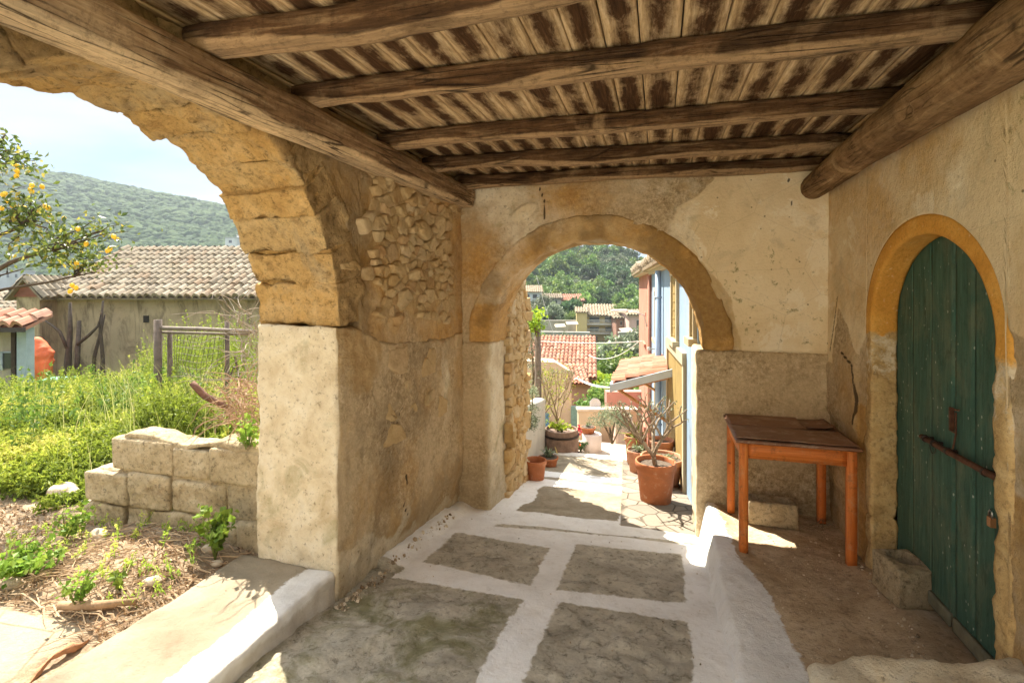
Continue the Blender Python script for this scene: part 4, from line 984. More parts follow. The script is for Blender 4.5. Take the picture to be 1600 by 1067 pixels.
# a few distinct trees in front of that hill, just over the roof
FL = ['leftmost dark round tree above the roof ridge, next to the lemon branches', 'second dark tree from the left above the old roof ridge', 'third dark tree from the left above the old roof ridge', 'third dark tree from the right above the old roof ridge', 'tallest dark round tree above the old roof ridge, right of its middle', 'rightmost dark tree above the roof ridge beside the stone arch']
FT = 'dark trees in the valley just above the old tiled roof'
for i, (px, d, s) in enumerate([(205, 190, 1.3), (228, 185, 1.6), (262, 195, 1.45), (298, 190, 1.5), (330, 185, 1.7), (352, 195, 1.35)]):
    o = protos[1 if i % 2 else 4].copy(); COL.objects.link(o); P = at(px, 450, d); s *= 1.25; o.location = (P.x, P.y, 1.75+.018*d-s*2.2); o.scale = (s, s, s*.95); o.rotation_euler = (0, 0, i*1.3)
    tag(o, FL[i], 'tree', FT)

# ------------------------------------------------------------------ roofs and houses
def mk_tile(name, cols):
    m = Mat(name, .9, .15); c = m.ramp(m.attr('v'), [(i/(len(cols)-1), c_) for i, c_ in enumerate(cols)])
    c = m.mix(m.ramp(m.noise(9, 7, .75), [(.5, 0.), (.68, .75)]), c, (.10, .085, .065)); c = m.mix(m.ramp(m.noise(3, 6, .7), [(.35, .35), (.6, 0.)]), c, (.34, .30, .23)); return m.out(c)
T_OLD = mk_tile('old_tiles', [(0.149, 0.118, 0.081), (0.260, 0.211, 0.146), (0.205, 0.167, 0.124), (0.322, 0.273, 0.205), (0.223, 0.149, 0.093)])
T_RED = mk_tile('red_tiles', [(0.306, 0.119, 0.068), (0.374, 0.170, 0.111), (0.264, 0.093, 0.060), (0.408, 0.221, 0.153)])
T_PINK = mk_tile('salmon_tiles', [(0.368, 0.144, 0.088), (0.432, 0.200, 0.128), (0.336, 0.120, 0.072), (0.448, 0.248, 0.176)])
T_TAN = mk_tile('tan_tiles', [(0.325, 0.247, 0.163), (0.377, 0.299, 0.215)])
def tiles(name, O, U, W, tw, tl, mat, parent, seed=1, hh=.3, spu=6):
    """barrel tiles on the plane O + U (along the eaves) + W (up the slope): waves across, a step at each course"""
    O, U, W = (np.array(q, float) for q in (O, U, W)); lu, lw = np.linalg.norm(U), np.linalg.norm(W); u, w = U/lu, W/lw; n = np.cross(u, w); n = n if n[2] > 0 else -n
    nu = max(1, int(round(lu/tw))); nw = max(1, int(round(lw/tl))); tw = lu/nu; tl = lw/nw; rs = np.random.RandomState(seed)
    V = []; A = []; F = []
    du = rs.normal(0, tw*.05, (nw, nu)); dz = np.abs(rs.normal(0, tw*.06, (nw, nu))); cid = rs.uniform(0, 1, (nw, nu))
    S = np.linspace(-.5, .5, spu+1)
    i_, j_ = np.meshgrid(np.arange(nw), np.arange(nu), indexing='ij'); i_ = i_.ravel(); j_ = j_.ravel(); m = len(i_)
    rows = []
    for (tt, lift) in ((0., -.0), (0., .16), (1.06, 0.)):
        a = (j_[:, None]+.5+S[None]*1.0)*tw+du[i_, j_][:, None]*(1-np.abs(S)*2)[None]; b = (i_[:, None]+tt)*tl+rs.normal(0, tl*.02, (m, 1))
        h = tw*(hh*1.5*np.cos(S*PI)[None]**1+lift)+dz[i_, j_][:, None]
        if tt == 0. and lift <= 0: h = h*0+tw*(hh*1.5*np.cos(S*PI)[None]-.12)
        rows.append(O+u*a[..., None]+w*b[..., None]+n*h[..., None])
    R = np.stack(rows, 1)   # m,3,spu+1,3
    V = R.reshape(-1, 3); I = np.arange(len(V)).reshape(m, 3, spu+1)
    F = np.stack([I[:, :-1, :-1], I[:, :-1, 1:], I[:, 1:, 1:], I[:, 1:, :-1]], -1).reshape(-1, 4)
    A = np.repeat(cid.ravel(), 3*(spu+1))
    # under-sheet that closes the gaps
    q = np.array([O-n*.01, O+U-n*.01, O+U+W-n*.01, O+W-n*.01, O-n*.06, O+U-n*.06, O+U+W-n*.06, O+W-n*.06]); k = len(V)
    V = np.concatenate([V, q]); F = np.concatenate([F, np.array([[0, 1, 2, 3], [7, 6, 5, 4], [0, 4, 5, 1], [1, 5, 6, 2], [2, 6, 7, 3], [3, 7, 4, 0]])+k]); A = np.concatenate([A, np.full(8, .1)])
    return mesh(name, V, F, mat, parent, {'v': A}, False)
def frame(px, d, z, rot=0): P = at(px, 450, d); return Matrix.Translation((P.x, P.y, z)) @ Matrix.Rotation(math.radians(16+rot), 4, 'Z')
def tv(T, *p): return T @ Vector(p)
def roof2(T, x0, x1, y0, y1, ze, zr, tw, tl, mat, parent, seed=1, ov=.15):
    """two slopes with the ridge along local x"""
    ym = (y0+y1)/2; s = (zr-ze)/(ym-y0)
    for side in (0, 1):
        ya = y0-ov if side == 0 else y1+ov; O = tv(T, x0-ov, ya, ze-s*ov); U = tv(T, x1+ov, ya, ze-s*ov)-O; W = tv(T, x0-ov, ym, zr)-O
        tiles('roof', O, U, W, tw, tl, mat, parent, seed+side)
def wallbox(T, x0, x1, y0, y1, z0, z1, mat, parent, name='wall', gable=None, res=None):
    mb = MB(); mb.box(x0, x1, y0, y1, z0, z1, T)
    if gable:
        ym = (y0+y1)/2
        for x in (x0+.002, x1-.002): mb.add([tv(T, x, y0, z1), tv(T, x, y1, z1), tv(T, x, ym, gable)], [(0, 1, 2)])
    return mb.build(name, mat, parent)
def plaster(name, col, stain=(.2, .16, .11), amt=.35, sc=1.):
    m = Mat(name, .92, .12); c = m.ramp(m.noise(1.6*sc, 8, .65, .4), [(.3, tuple(x*.8 for x in col)), (.6, col), (.8, tuple(min(1, x*1.12) for x in col))])
    c = m.mix(m.math('MULTIPLY', m.ramp(m.noise(2.2*sc, 8, .72, .8, m.mapv((1, 1, .35))), [(.47, 0.), (.62, 1.)]), amt), c, stain); m.bump(m.noise(22*sc, 6, .7), .35, .01); return m.out(c)
GLASS = simple('window_dark', (.05, .055, .06), .15, .2, 3, 0, .001, 0, .6)
WHITE = plaster('white_paint', (0.576, 0.552, 0.496), (0.320, 0.288, 0.240), .2)

# old house across the yard
H1 = plaster('old_grey_render', (0.390, 0.312, 0.203), (0.117, 0.090, 0.062), .75, 1.2)
oh = empty('old_house', at(235, 450, 15.2), 'derelict grey rendered house with a mossy barrel tile roof across the yard', 'house')
T = frame(58, 15.0, 0, -2)
wallbox(T, 0, 6.9, 0, 6.2, -2.2, 1.52, H1, oh, gable=3.05)
roof2(T, .45, 7.1, 0, 6.2, 1.60, 3.12, .235, .36, T_OLD, oh, 3, .28)
HOLE = simple('hole', (.03, .025, .02))
for q in ((4.02, 4.30, -.03, .05, -.62, -.44), (2.2, 2.6, -.03, .05, -1.15, -.75), (3.2, 3.36, -.02, .05, .75, .95)): mb = MB(); mb.box(*q, T); mb.build('wall_hole', HOLE, oh)
mb = MB(); mb.box(-.05, .62, -.55, .6, -2.2, 1.5, T); gp = mb.build('gable_bay', H1, oh)
mb = MB(); mb.add([tv(T, -.12, -.58, 1.5), tv(T, .72, -.58, 1.5), tv(T, .3, -.58, 1.98), tv(T, -.12, .3, 1.5), tv(T, .72, .3, 1.5), tv(T, .3, .3, 1.98)], [(0, 1, 2), (5, 4, 3), (0, 3, 4, 1), (1, 4, 5, 2), (2, 5, 3, 0)]); mb.build('pediment', simple('oxide_red', (.23, .095, .07), .9, .2, 6), gp)
for sgn in (0, 1):
    O = tv(T, -.26 if sgn == 0 else .86, -.72, 1.44); U = tv(T, -.26 if sgn == 0 else .86, .9, 1.44)-O; W = tv(T, .3, -.72, 2.06)-O; tiles('bay_roof', O, U, W, .2, .3, T_OLD, gp, 7+sgn)
# bare vine trunks climbing the house
VT = simple('vine_bark', (.085, .065, .05), .95, .3, 12, .8, .02)
def branchy(root, name, mat, start, height, r, seed, spread=.6, parts=None):
    pass
vt = MB(); T2 = frame(100, 14.0, 0)
vt.tube([tv(T2, 0, 0, -1.6), tv(T2, .02, .1, -.3), tv(T2, .0, .2, .55), tv(T2, .0, .2, 1.35)], [.10, .085, .06, .035], 8)
vt.tube([tv(T2, .30, 0, -1.6), tv(T2, .28, .1, -.3), tv(T2, .25, .2, .85)], [.075, .065, .05], 8)
vt.tube([tv(T2, .0, .1, .1), tv(T2, -.2, .1, .55), tv(T2, -.45, .1, .75), tv(T2, -.6, .1, .85)], [.05, .04, .03, .02], 6)
vt.tube([tv(T2, .28, .1, .2), tv(T2, .6, .1, .45), tv(T2, .85, .1, .7), tv(T2, .95, .1, 1.1)], [.045, .04, .03, .02], 6)
vt.tube([tv(T2, .48, .4, -1.6), tv(T2, .5, .4, -.2), tv(T2, .68, .4, .5), tv(T2, .8, .4, 1.0)], [.055, .05, .04, .02], 6)
tag(vt.build('vine_trunk', VT, None, True), 'pair of dark bare forked vine trunks against the left end of the derelict house', 'vine')
vt = MB(); T2 = frame(158, 14.2, 0); vt.tube([tv(T2, 0, 0, -1.6), tv(T2, .05, 0, -.2), tv(T2, -.02, 0, .6), tv(T2, .06, 0, 1.4)], [.06, .05, .04, .025], 7)
tag(vt.build('vine_trunk', VT, None, True), 'single thin bare trunk against the middle of the derelict house wall', 'vine')
# low house behind, left
bh = empty('low_house', at(20, 450, 19), 'low house with a faded tile roof behind the shed on the far left', 'house')
T = frame(-110, 18.5, 0, -3); wallbox(T, 0, 4.0, 0, 4, -2, .75, plaster('brown_render', (.36, .26, .18), (.12, .09, .07), .4), bh, gable=1.5); roof2(T, 0, 3.9, 0, 4, .8, 1.55, .23, .35, T_OLD, bh, 13, .2)
# shed
sh = empty('garden_shed', at(10, 450, 9.3), 'little shed with a terracotta roof and a pale blue corner post', 'shed')
T = frame(-130, 9.2, 0, 4)
mb = MB(); mb.box(0, 1.62, .12, .42, -1.2, 1.02, T); mb.build('wall', plaster('shed_render', (.42, .38, .31), (.2, .17, .13), .4), sh)
mb = MB(); mb.box(1.70, 1.86, -.02, .16, -1.2, 1.02, T); mb.build('post', simple('pale_blue_paint', (.32, .40, .42), .7, .15, 6), sh)
mb = MB(); mb.box(1.60, 1.67, -.02, .10, -1.2, 1.02, T); mb.build('dark_post', simple('dark_wood', (.06, .045, .035), .9, .2, 9), sh)
mb = MB(); mb.box(1.36, 1.56, .09, .13, .28, .56, T); w_ = mb.build('window', GLASS, sh); mb = MB(); mb.box(1.34, 1.38, .07, .14, .25, .59, T); mb.box(1.382, 1.58, .07, .14, .565, .59, T); mb.build('frame', simple('blue_grey', (.3, .36, .4)), w_)
O = tv(T, -.1, -.25, 1.04); tiles('roof', O, tv(T, 2.0, -.25, 1.04)-O, tv(T, -.1, .38, 1.27)-O, .2, .33, T_PINK, sh, 4)
mb = MB(); mb.box(-.1, 2.02, -.27, -.22, .97, 1.05, T); mb.build('gutter', simple('gutter_dark', (.06, .05, .045)), sh)
# orange tarpaulin heap and green crate
def lumpy(name, c, dims, mat, seed, label, cat_, res=.06, amp=.2):
    def fm(a, b, cc):
        u = np.stack([a/dims[0]*2-1, b/dims[1]*2-1, cc/dims[2]*2-1], 1); q = u/np.maximum(np.linalg.norm(u, axis=1, keepdims=True), 1e-6)*np.abs(u).max(1)[:, None]
        return c[0]+q[:, 0]*dims[0]/2, c[1]+q[:, 1]*dims[1]/2, c[2]+q[:, 2]*dims[2]/2
    V, F, L = block(dims, res, fm, lambda V, N, L: fbm(V, 1/max(dims)*2.2, 5, seed)*amp, 0); return tag(mesh(name, V, F, mat, None), label, cat_)
P = at(58, 450, 13.2); lumpy('orange_tarpaulin', (P.x, P.y, -.25), (.75, .5, 1.35), simple('orange_cloth', (.62, .13, .05), .7, .25, 3, .5, .03), 3, 'crumpled bright orange tarpaulin standing by the corner of the derelict house', 'tarpaulin', .04, .26)
T = frame(62, 11.0, 0, 8); mb = MB(); mb.box(0, .45, 0, .4, -1, -.28, T); mb.box(-.02, .47, -.02, .42, -.27, -.22, T); tag(mb.build('green_bin', simple('green_plastic', (.09, .30, .17), .5, .1, 5)), 'pale green plastic bin half hidden in the weeds by the orange tarpaulin', 'bin')
# grey valley buildings, far left
for i, (p0, p1, y0, y1, d, col, lab) in enumerate([(-20, 32, 424, 452, 260, (.42, .43, .44), 'long grey block in the valley glimpsed under the lemon branches'), (34, 58, 432, 452, 250, (.5, .5, .5), 'small light grey house in the valley right of the long grey block'),
        (352, 368, 372, 386, 330, (.6, .6, .58), 'tiny pale house on the hill beside the ochre arch edge'), (370, 384, 368, 384, 335, (.68, .68, .66), 'tiny white house on the hill closest to the ochre arch edge')]):
    T = frame(p0, d, 0); w = (p1-p0)/802*d; zt = 1.75+(450-y0)/802*d; zb = 1.75+(450-y1)/802*d-6
    r_ = empty('valley_house', T.translation, lab, 'house'); mb = MB(); mb.box(0, w, 0, 8, zb, zt, T); mb.build('wall', plaster('valley_%d' % i, col, (.2, .2, .2), .2, .1), r_)
    mb = MB(); mb.box(-.3, w+.3, -.3, 8.3, zt+.01, zt+.5, T); mb.build('roof', simple('slab_roof', (.35, .34, .33)), r_)
    nw_ = max(1, int(w/4))
    for k in range(nw_): mb = MB(); mb.box((k+.35)*w/nw_, (k+.65)*w/nw_, -.03, .1, zt-3.2, zt-1.4, T); mb.build('window', GLASS, r_)
# ------------------------------------------------------------------ yard
def yard_z(X, Y):
    P = np.stack([X, Y, X*0], 1); z = ground_z(X, Y)
    z0 = .135+.05*fbm(P, 1.1, 4, 3)+.02*fbm(P, 6, 4, 5)+.008*fbm(P, 30, 3, 6)
    z0 = np.where((Y < 1.78) & (X < -2.585), .145+.012*fbm(P, 2, 4, 3), z0)
    z0 += .07*np.exp(-((X+3.1)/.5)**2-((Y-2.35)/.35)**2)-.03*sstep(-2.75, -2.45, X)
    k = sstep(3.1, 4.4, np.maximum(Y, np.hypot(X, Y)-1.5)); return z0*(1-k)+(z+.03+.03*fbm(P, 3, 4, 5))*k
m = Mat('yard_earth', .95, .1); a = m.noise(3, 8, .7, .4); b = m.noise(30, 7, .75, .3)
c = m.ramp(a, [(.3, (.17, .12, .08)), (.5, (.28, .21, .14)), (.7, (.40, .32, .23))]); c = m.mix(.55, c, m.ramp(b, [(.3, (.10, .07, .045)), (.5, (.33, .24, .155)), (.7, (.60, .49, .36))]))
c = m.mix(m.edge(m.attr('slab'), m.noise(12, 8, .7), .4, .05), c, m.ramp(a, [(.3, (.30, .24, .165)), (.7, (.42, .35, .25))]))
cr = m.ramp(m.voro(2.2, 'DISTANCE_TO_EDGE'), [(.006, 1.), (.014, 0.)]); c = m.mix(m.math('MULTIPLY', cr, m.math('MULTIPLY', m.attr('slab'), .7)), c, (.2, .14, .09))
m.bump(b, .8, .02); m.bump(m.noise(80, 5, .7), .5, .008); YE = m.out(c)
o = grid(-7.5, -2.30, -2.2, 5.2, .03, yard_z, 'yard_ground', YE, lambda V: {'slab': sd(np.minimum(1.78-V[:, 1], -2.585-V[:, 0])+.05*fbm(V, 3, 3, 4), .06)}); o['kind'] = 'structure'
def gz(x, y): return float(yard_z(np.array([x]), np.array([y]))[0])
# block wall
bw = empty('garden_block_wall', (-3.1, 2.7, .1), 'broken low wall of weathered concrete blocks beside the whitewashed pier', 'wall')
MORT = BLK
row0 = [(-3.86, -3.50), (-3.49, -3.30), (-3.28, -2.83), (-2.81, -2.56), (-2.55, -2.30)]; row1 = [(-3.84, -3.46), (-3.45, -3.10), (-3.09, -2.66), (-2.65, -2.27)]; row2 = [(-3.62, -3.09), (-3.08, -2.78), (-2.77, -2.27)]
def row(bs, z, h, amp, sd0):
    for i, (a, b) in enumerate(bs):
        def fm(p, q, r_, a=a, z=z): X = a+p; return X, 2.63+.02*(X+3)+q+.012*math.sin(i*5+sd0), z+r_*(1+.05*math.sin(i*3+sd0))
        def dp(V, N, L, i=i): return fbm(V, 4, 5, sd0+i)*amp+fbm(V, 18, 4, 9)*.009
        V, F, L = block((b-a, .20, h), .018, fm, dp, .014); mesh('block', V, F, BLK, bw, {'cell': np.full(len(V), (i*.37+sd0*.21) % 1)})
row(row0, .02, .245, .05, 3); row(row1, .278, .215, .02, 5); row(row2, .505, .205, .018, 8)
V, F, L = block((1.5, .14, .66), .025, lambda a, b, c: (-3.78+a, 2.66+b, .03+c*(1-.3*(a < .25))), lambda V, N, L: fbm(V, 8, 4, 3)*.012, .02); mesh('mortar_core', V, F, BLK, bw, {'cell': np.full(len(V), .2)})
V, F, L = block((1.15, .17, .05), .018, lambda a, b, c: (-3.55+a, 2.645+b, .70+c+.02*np.sin(a*9)), lambda V, N, L: fbm(V, 7, 4, 13)*.035, .02); mesh('mortar_cap', V, F, BLK, bw, {'cell': np.full(len(V), .8)})
# weeds
def weeds(name, pts, hts, mat, leaf, per, label, seed, lean=.15, spread=.10):
    rs = np.random.RandomState(seed); n = len(pts); t = rs.uniform(.12, 1, (n, per))**.8; a = rs.uniform(0, 2*PI, (n, per)); ln = rs.normal(0, lean, (n, 2))
    rad = spread*(1.1-t)*rs.uniform(.3, 1.2, (n, per))
    X = pts[:, 0][:, None]+ln[:, :1]*t*hts[:, None]+rad*np.cos(a); Y = pts[:, 1][:, None]+ln[:, 1:]*t*hts[:, None]+rad*np.sin(a); Z = pts[:, 2][:, None]+t*hts[:, None]
    base = np.clip(.45+1.5*fbm(pts*np.array([1, 1, 0]), .9, 3, seed)+rs.normal(0, .18, n), 0, 1); v = np.clip(base[:, None]*.6+t*.38+rs.normal(0, .1, (n, per)), 0, 1)
    V, F, A = cards(np.stack([X, Y, Z], -1).reshape(-1, 3), leaf, .42, .5, v.ravel(), rs)
    # stems as thin ribbons
    b0 = pts; b1 = pts+np.stack([ln[:, 0]*hts, ln[:, 1]*hts, hts], 1); w = np.array([.003, .001, 0])
    SV = np.stack([b0-w, b0+w, b1+w*.3, b1-w*.3], 1).reshape(-1, 3); k = len(V)
    V = np.concatenate([V, SV]); F = np.concatenate([F, np.arange(len(SV)).reshape(-1, 4)+k]); A = np.concatenate([A, np.full(len(SV), .3)])
    return tag(mesh(name, V, F, mat, None, {'v': A}, False), label, 'weeds', None, 'stuff')
L_WEED = leafmat('weed_leaf', [(0, (.08, .13, .02)), (.4, (.24, .32, .04)), (.75, (.42, .48, .07)), (1, (.60, .57, .15))], .5)
L_PLANT_D = leafmat('nettle_leaf', [(0, (.06, .11, .02)), (.5, (.13, .21, .035)), (1, (.25, .35, .06))], .35)
rs = np.random.RandomState(11); n = 15000
px = rs.uniform(-80, 420, n); d = rs.uniform(2.9, 10.5, n)**1.0; X = (-SN+(px-800)/802*CS)*d; Y = (CS+(px-800)/802*SN)*d
P2 = np.stack([X, Y, X*0], 1); dens = fbm(P2, .9, 4, 31)
ok = (Y > 2.88+.2*fbm(P2, 2, 3, 5)-.25*(X < -4.2)) & (X < -2.45-.0*Y) & (dens > -.42) & ~((X > -5.6) & (d > 5.6) & (d < 7.5) & (px < 235) & (px > 205)); X, Y, d, px, dens = X[ok], Y[ok], d[ok], px[ok], dens[ok]
tall = np.interp(px, [0, 120, 210, 240, 300, 360, 420], [.46, .56, .50, .95, 1.25, 1.25, 1.0])*np.interp(d, [3, 4.5, 6, 10], [.42, .62, .9, 1.0])
h = tall*np.clip(.62+1.3*fbm(np.stack([X, Y, X*0], 1), .8, 3, 77)+.35*dens, .25, 1.25)*rs.uniform(.55, 1.2, len(X)); Z = yard_z(X, Y)
weeds('tall_weeds', np.stack([X, Y, Z], 1), h, L_WEED, np.repeat(.035, 1)[0]*1.25, 26, 'bright yellow green weeds filling the yard behind the block wall', 12)
n = 560; px = rs.uniform(-60, 400, n); d = rs.uniform(3.4, 9.0, n); X = (-SN+(px-800)/802*CS)*d; Y = (CS+(px-800)/802*SN)*d; P2 = np.stack([X, Y, X*0], 1); ok = (Y > 3.0) & (X < -2.6) & (fbm(P2, 1.0, 3, 131) > .12); X, Y = X[ok], Y[ok]
weeds('dark_nettles', np.stack([X, Y, yard_z(X, Y)], 1), rs.uniform(.35, .85, len(X)), L_PLANT_D, .075, 16, 'darker broad leafed nettle clumps among the yellow green weeds', 14, .12, .09)
n = 620; X = rs.uniform(-6, -2.5, n); Y = rs.uniform(1.4, 3.0, n); P2 = np.stack([X, Y, X*0], 1); ok = (fbm(P2, 1.6, 3, 51) > .12) & (Y > 1.9+.6*(X+3.4)*(X < -3)); X, Y = X[ok], Y[ok]
weeds('short_weeds', np.stack([X, Y, yard_z(X, Y)], 1), rs.uniform(.04, .13, len(X)), L_WEED, .022, 14, 'thin low weeds and seedlings on the bare earth of the yard', 13, .3, .04)
n = 1100; rs = np.random.RandomState(17); px = rs.uniform(-60, 415, n); d = rs.uniform(3.6, 9.5, n); X = (-SN+(px-800)/802*CS)*d; Y = (CS+(px-800)/802*SN)*d; P2 = np.stack([X, Y, X*0], 1); ok = (Y > 3.0) & (X < -2.5) & (fbm(P2, .7, 3, 91) > -.05); X, Y, d = X[ok], Y[ok], d[ok]
hh = rs.uniform(.45, 1.05, len(X))*np.interp(d, [3.5, 6], [.6, 1.]); b0 = np.stack([X, Y, yard_z(X, Y)], 1); ln = rs.normal(0, .32, (len(X), 2))*hh[:, None]; V = []; wv = np.array([CS, SN, 0])*.0035
for k in range(5): t = k/4; q = b0+np.stack([ln[:, 0]*t*t, ln[:, 1]*t*t, hh*t], 1); V += [q-wv*(1.05-t), q+wv*(1.05-t)]
V = np.stack(V, 1).reshape(-1, 3); m_ = len(X); I = np.arange(m_*10).reshape(m_, 10); F = np.concatenate([I[:, [2*k, 2*k+1, 2*k+3, 2*k+2]] for k in range(4)])
L_GRASS = leafmat('grass_blade', [(0, (.16, .2, .05)), (.6, (.36, .38, .12)), (1, (.60, .52, .28))], .4)
tag(mesh('tall_grass', V, F, L_GRASS, None, {'v': np.repeat(rs.uniform(0, 1, m_), 10)}, False), 'thin pale grass blades standing above the weeds of the yard', 'grass', None, 'stuff')
# brambles, dry
def brambles(name, cpx, y0, y1, d0, d1, n, mat, label, seed, ln=.5, leaf=None):
    rs = random.Random(seed); mb = MB()
    for i in range(n):
        p = at(rs.uniform(*cpx), rs.uniform(y0, y1), rs.uniform(d0, d1)); pts = [p]; v = Vector((rs.gauss(0, 1), rs.gauss(0, 1), rs.gauss(.3, 1))).normalized()
        for k in range(6): v = (v+Vector((rs.gauss(0, .3), rs.gauss(0, .3), rs.gauss(-.08, .3)))).normalized(); pts.append(pts[-1]+v*ln/6)
        mb.tube(pts, [.0045, .004, .0035, .003, .0025, .002, .0015], 4, cap=False)
    return tag(mb.build(name, mat), label, 'brambles', None, 'stuff')
DRY = simple('dry_stem', (.30, .20, .13), .9, .35, 9)
brambles('dry_brambles', (352, 398), 600, 665, 3.3, 4.3, 130, DRY, 'tangle of dry reddish bramble stems over the block wall beside the pier', 5, .32)
brambles('dry_vine_stems', (372, 410), 480, 600, 4.2, 5.6, 70, simple('grey_stem', (.25, .21, .17), .9, .3, 9), 'thin dry creeper stems hanging between the iron frame and the arch', 6, .6)
# sticks and mulch
mb = MB(); rs2 = random.Random(4)
for i in range(620):
    x = rs2.gauss(-2.95, .55); y = rs2.gauss(2.15, .28)
    if x > -2.4 or y > 2.62 or y < 1.76: continue
    an = rs2.uniform(-.6, 1.3)+(PI if rs2.random() < .5 else 0); l = rs2.uniform(.05, .30); r = rs2.uniform(.0015, .004); p = []; z0 = gz(x, y)
    for k in range(4):
        q = Vector((x+math.cos(an)*l*k/3, y+math.sin(an)*l*k/3, 0)); an += rs2.uniform(-.25, .25); q.z = max(gz(q.x, q.y), z0*0+gz(q.x, q.y))+r+rs2.uniform(0, .03); p.append(q)
    mb.tube(p, [r, r, r*.8, r*.5], 4, rs2.random())
m = Mat('straw', .9, .15); m.out(m.ramp(m.attr('v'), [(0, (.16, .10, .06)), (.4, (.40, .28, .17)), (.7, (.56, .42, .27)), (1, (.30, .19, .11))])); STRAW = m.m
tag(mb.build('dry_sticks', STRAW), 'litter of dry sticks and straw on the earth below the block wall', 'sticks', None, 'stuff')
n = 9000; rs = np.random.RandomState(21); X = rs.uniform(-5.2, -2.4, n); Y = rs.uniform(1.2, 2.62, n); ok = (fbm(np.stack([X, Y, X*0], 1), 2, 3, 9) > -.15) & (Y > 1.80-.6*np.maximum(X+2.6, 0)); X, Y = X[ok], Y[ok]
V, F, A = cards(np.stack([X, Y, yard_z(X, Y)+.008], 1), .035, .28, 0, None, rs); tag(mesh('leaf_litter', V, F, STRAW, None, {'v': A}, False), 'brown leaf litter scattered over the bare yard earth', 'litter', None, 'stuff')
lg = MB(); p0 = (-2.72, 1.95); lg.tube([(-2.86, 1.83, gz(-2.86, 1.83)+.03), (-2.7, 1.88, gz(-2.7, 1.88)+.035), (-2.55, 1.98, gz(-2.55, 1.98)+.03)], [.020, .024, .016], 8)
tag(lg.build('broken_branch', simple('branch_bark', (.33, .22, .13), .9, .3, 20), None, True), 'short thick broken branch lying on the litter at the edge of the sill', 'branch')
SG = 'loose stones on the yard earth'
STONE = simple('field_stone', (.46, .38, .28), .95, .25, 14, .8, .01)
for i, (x, y, s, lab) in enumerate([(-3.42, 2.42, .09, 'pale flat stone lying under the left end of the block wall'), (-2.62, 2.48, .06, 'small round stone at the foot of the block wall near the green plant'), (-2.62, 2.12, .07, 'pale stone among the dry sticks above the sill'), (-3.35, 1.92, .075, 'pale stone beside the low leafy clump'),
        (-4.35, 2.2, .12, 'flat pale stone on the far left of the bare earth'), (-4.4, 2.85, .17, 'large dark grey stone at the edge of the tall weeds'), (-2.5, 2.42, .05, 'reddish stone beside the leafy plant at the foot of the pier'), (-3.9, 2.1, .05, 'small stone left of the litter heap')]):
    o = lumpy('loose_stone', (x, y, gz(x, y)+s*.15), (s*1.6, s*1.1, s*.8), STONE, i+3, lab, 'stone', .014, s*.25); o['group'] = SG
# broken terracotta edging
V, F, L = block((.50, .022, .022), .007, lambda a, b, c: (-2.60+.20*a+.012*np.sin(a*19)+b, 1.84-a*.9, .115+c-.015*np.sin(a*17)), lambda V, N, L: fbm(V, 16, 4, 5)*.020, .004)
tag(mesh('broken_edging', V, F, simple('terracotta_edge', (.42, .22, .12), .95, .3, 14, .7, .01), None), 'crumbling reddish brown edging between the sill and the cracked slab', 'edging')
# leafy plants in the yard
L_PLANT = leafmat('plant_leaf', [(0, (.07, .16, .02)), (.5, (.15, .28, .035)), (1, (.30, .42, .06))], .45)
def plant(name, x, y, z, R, H, n, leaf, mat, label, seed, cat_='plant', group=None, stems=8):
    rs = np.random.RandomState(seed); root = empty(name, (x, y, z), label, cat_, group); mb = MB(); C = []; v = []
    for k in range(stems):
        a = rs.uniform(0, 2*PI); tip = Vector((x+R*math.cos(a)*rs.uniform(.3, 1), y+R*math.sin(a)*rs.uniform(.3, 1), z+H*rs.uniform(.55, 1))); mid = Vector((x, y, z)).lerp(tip, .5)+Vector((0, 0, H*.12)); mb.tube([(x, y, z), mid, tip], [.004, .003, .0015], 5)
        for q in range(n//stems):
            t = rs.uniform(.3, 1); p = Vector((x, y, z)).lerp(mid, t*2) if t < .5 else mid.lerp(tip, t*2-1); C.append([p.x+rs.normal(0, R*.16), p.y+rs.normal(0, R*.16), p.z+rs.normal(0, H*.07)]); v.append(np.clip(.3+.5*t+rs.normal(0, .15), 0, 1))
    V, F, A = cards(np.array(C), leaf, .8, 0, np.array(v), rs); mesh('foliage', V, F, mat, root, {'v': A}, False); mb.build('stem', simple('green_stem', (.16, .2, .05)) if 'gs' not in globals() else gs, root, True); return root
gs = simple('green_stem', (.16, .2, .05))
YG = 'leafy green plants on the yard earth'
for (x, y, R, H, n, lf, lab, s_) in [(-2.53, 2.44, .13, .36, 130, .055, 'upright broad leafed green plant at the foot of the pier', 3), (-3.35, 1.98, .24, .17, 320, .045, 'wide low clump of bright green leaves, largest on the bare earth', 4), (-2.78, 1.86, .10, .19, 110, .03, 'feathery yellow green weed by the corner of the cracked slab', 5),
        (-2.72, 2.02, .05, .12, 24, .04, 'tiny bright seedling standing alone in the dry sticks', 6), (-3.62, 2.35, .16, .22, 130, .035, 'bright green sprig left of the litter below the block wall corner', 7), (-4.2, 1.95, .14, .10, 110, .035, 'small leafy clump at the far left of the bare earth', 8), (-2.50, 2.66, .10, .26, 70, .045, 'green sprig with a yellow flower growing from the top of the block wall', 9)]:
    z = gz(x, y) if s_ != 9 else .68
    plant('leafy_plant', x, y, z, R, H, n, lf, L_PLANT, lab, s_, 'plant', YG)
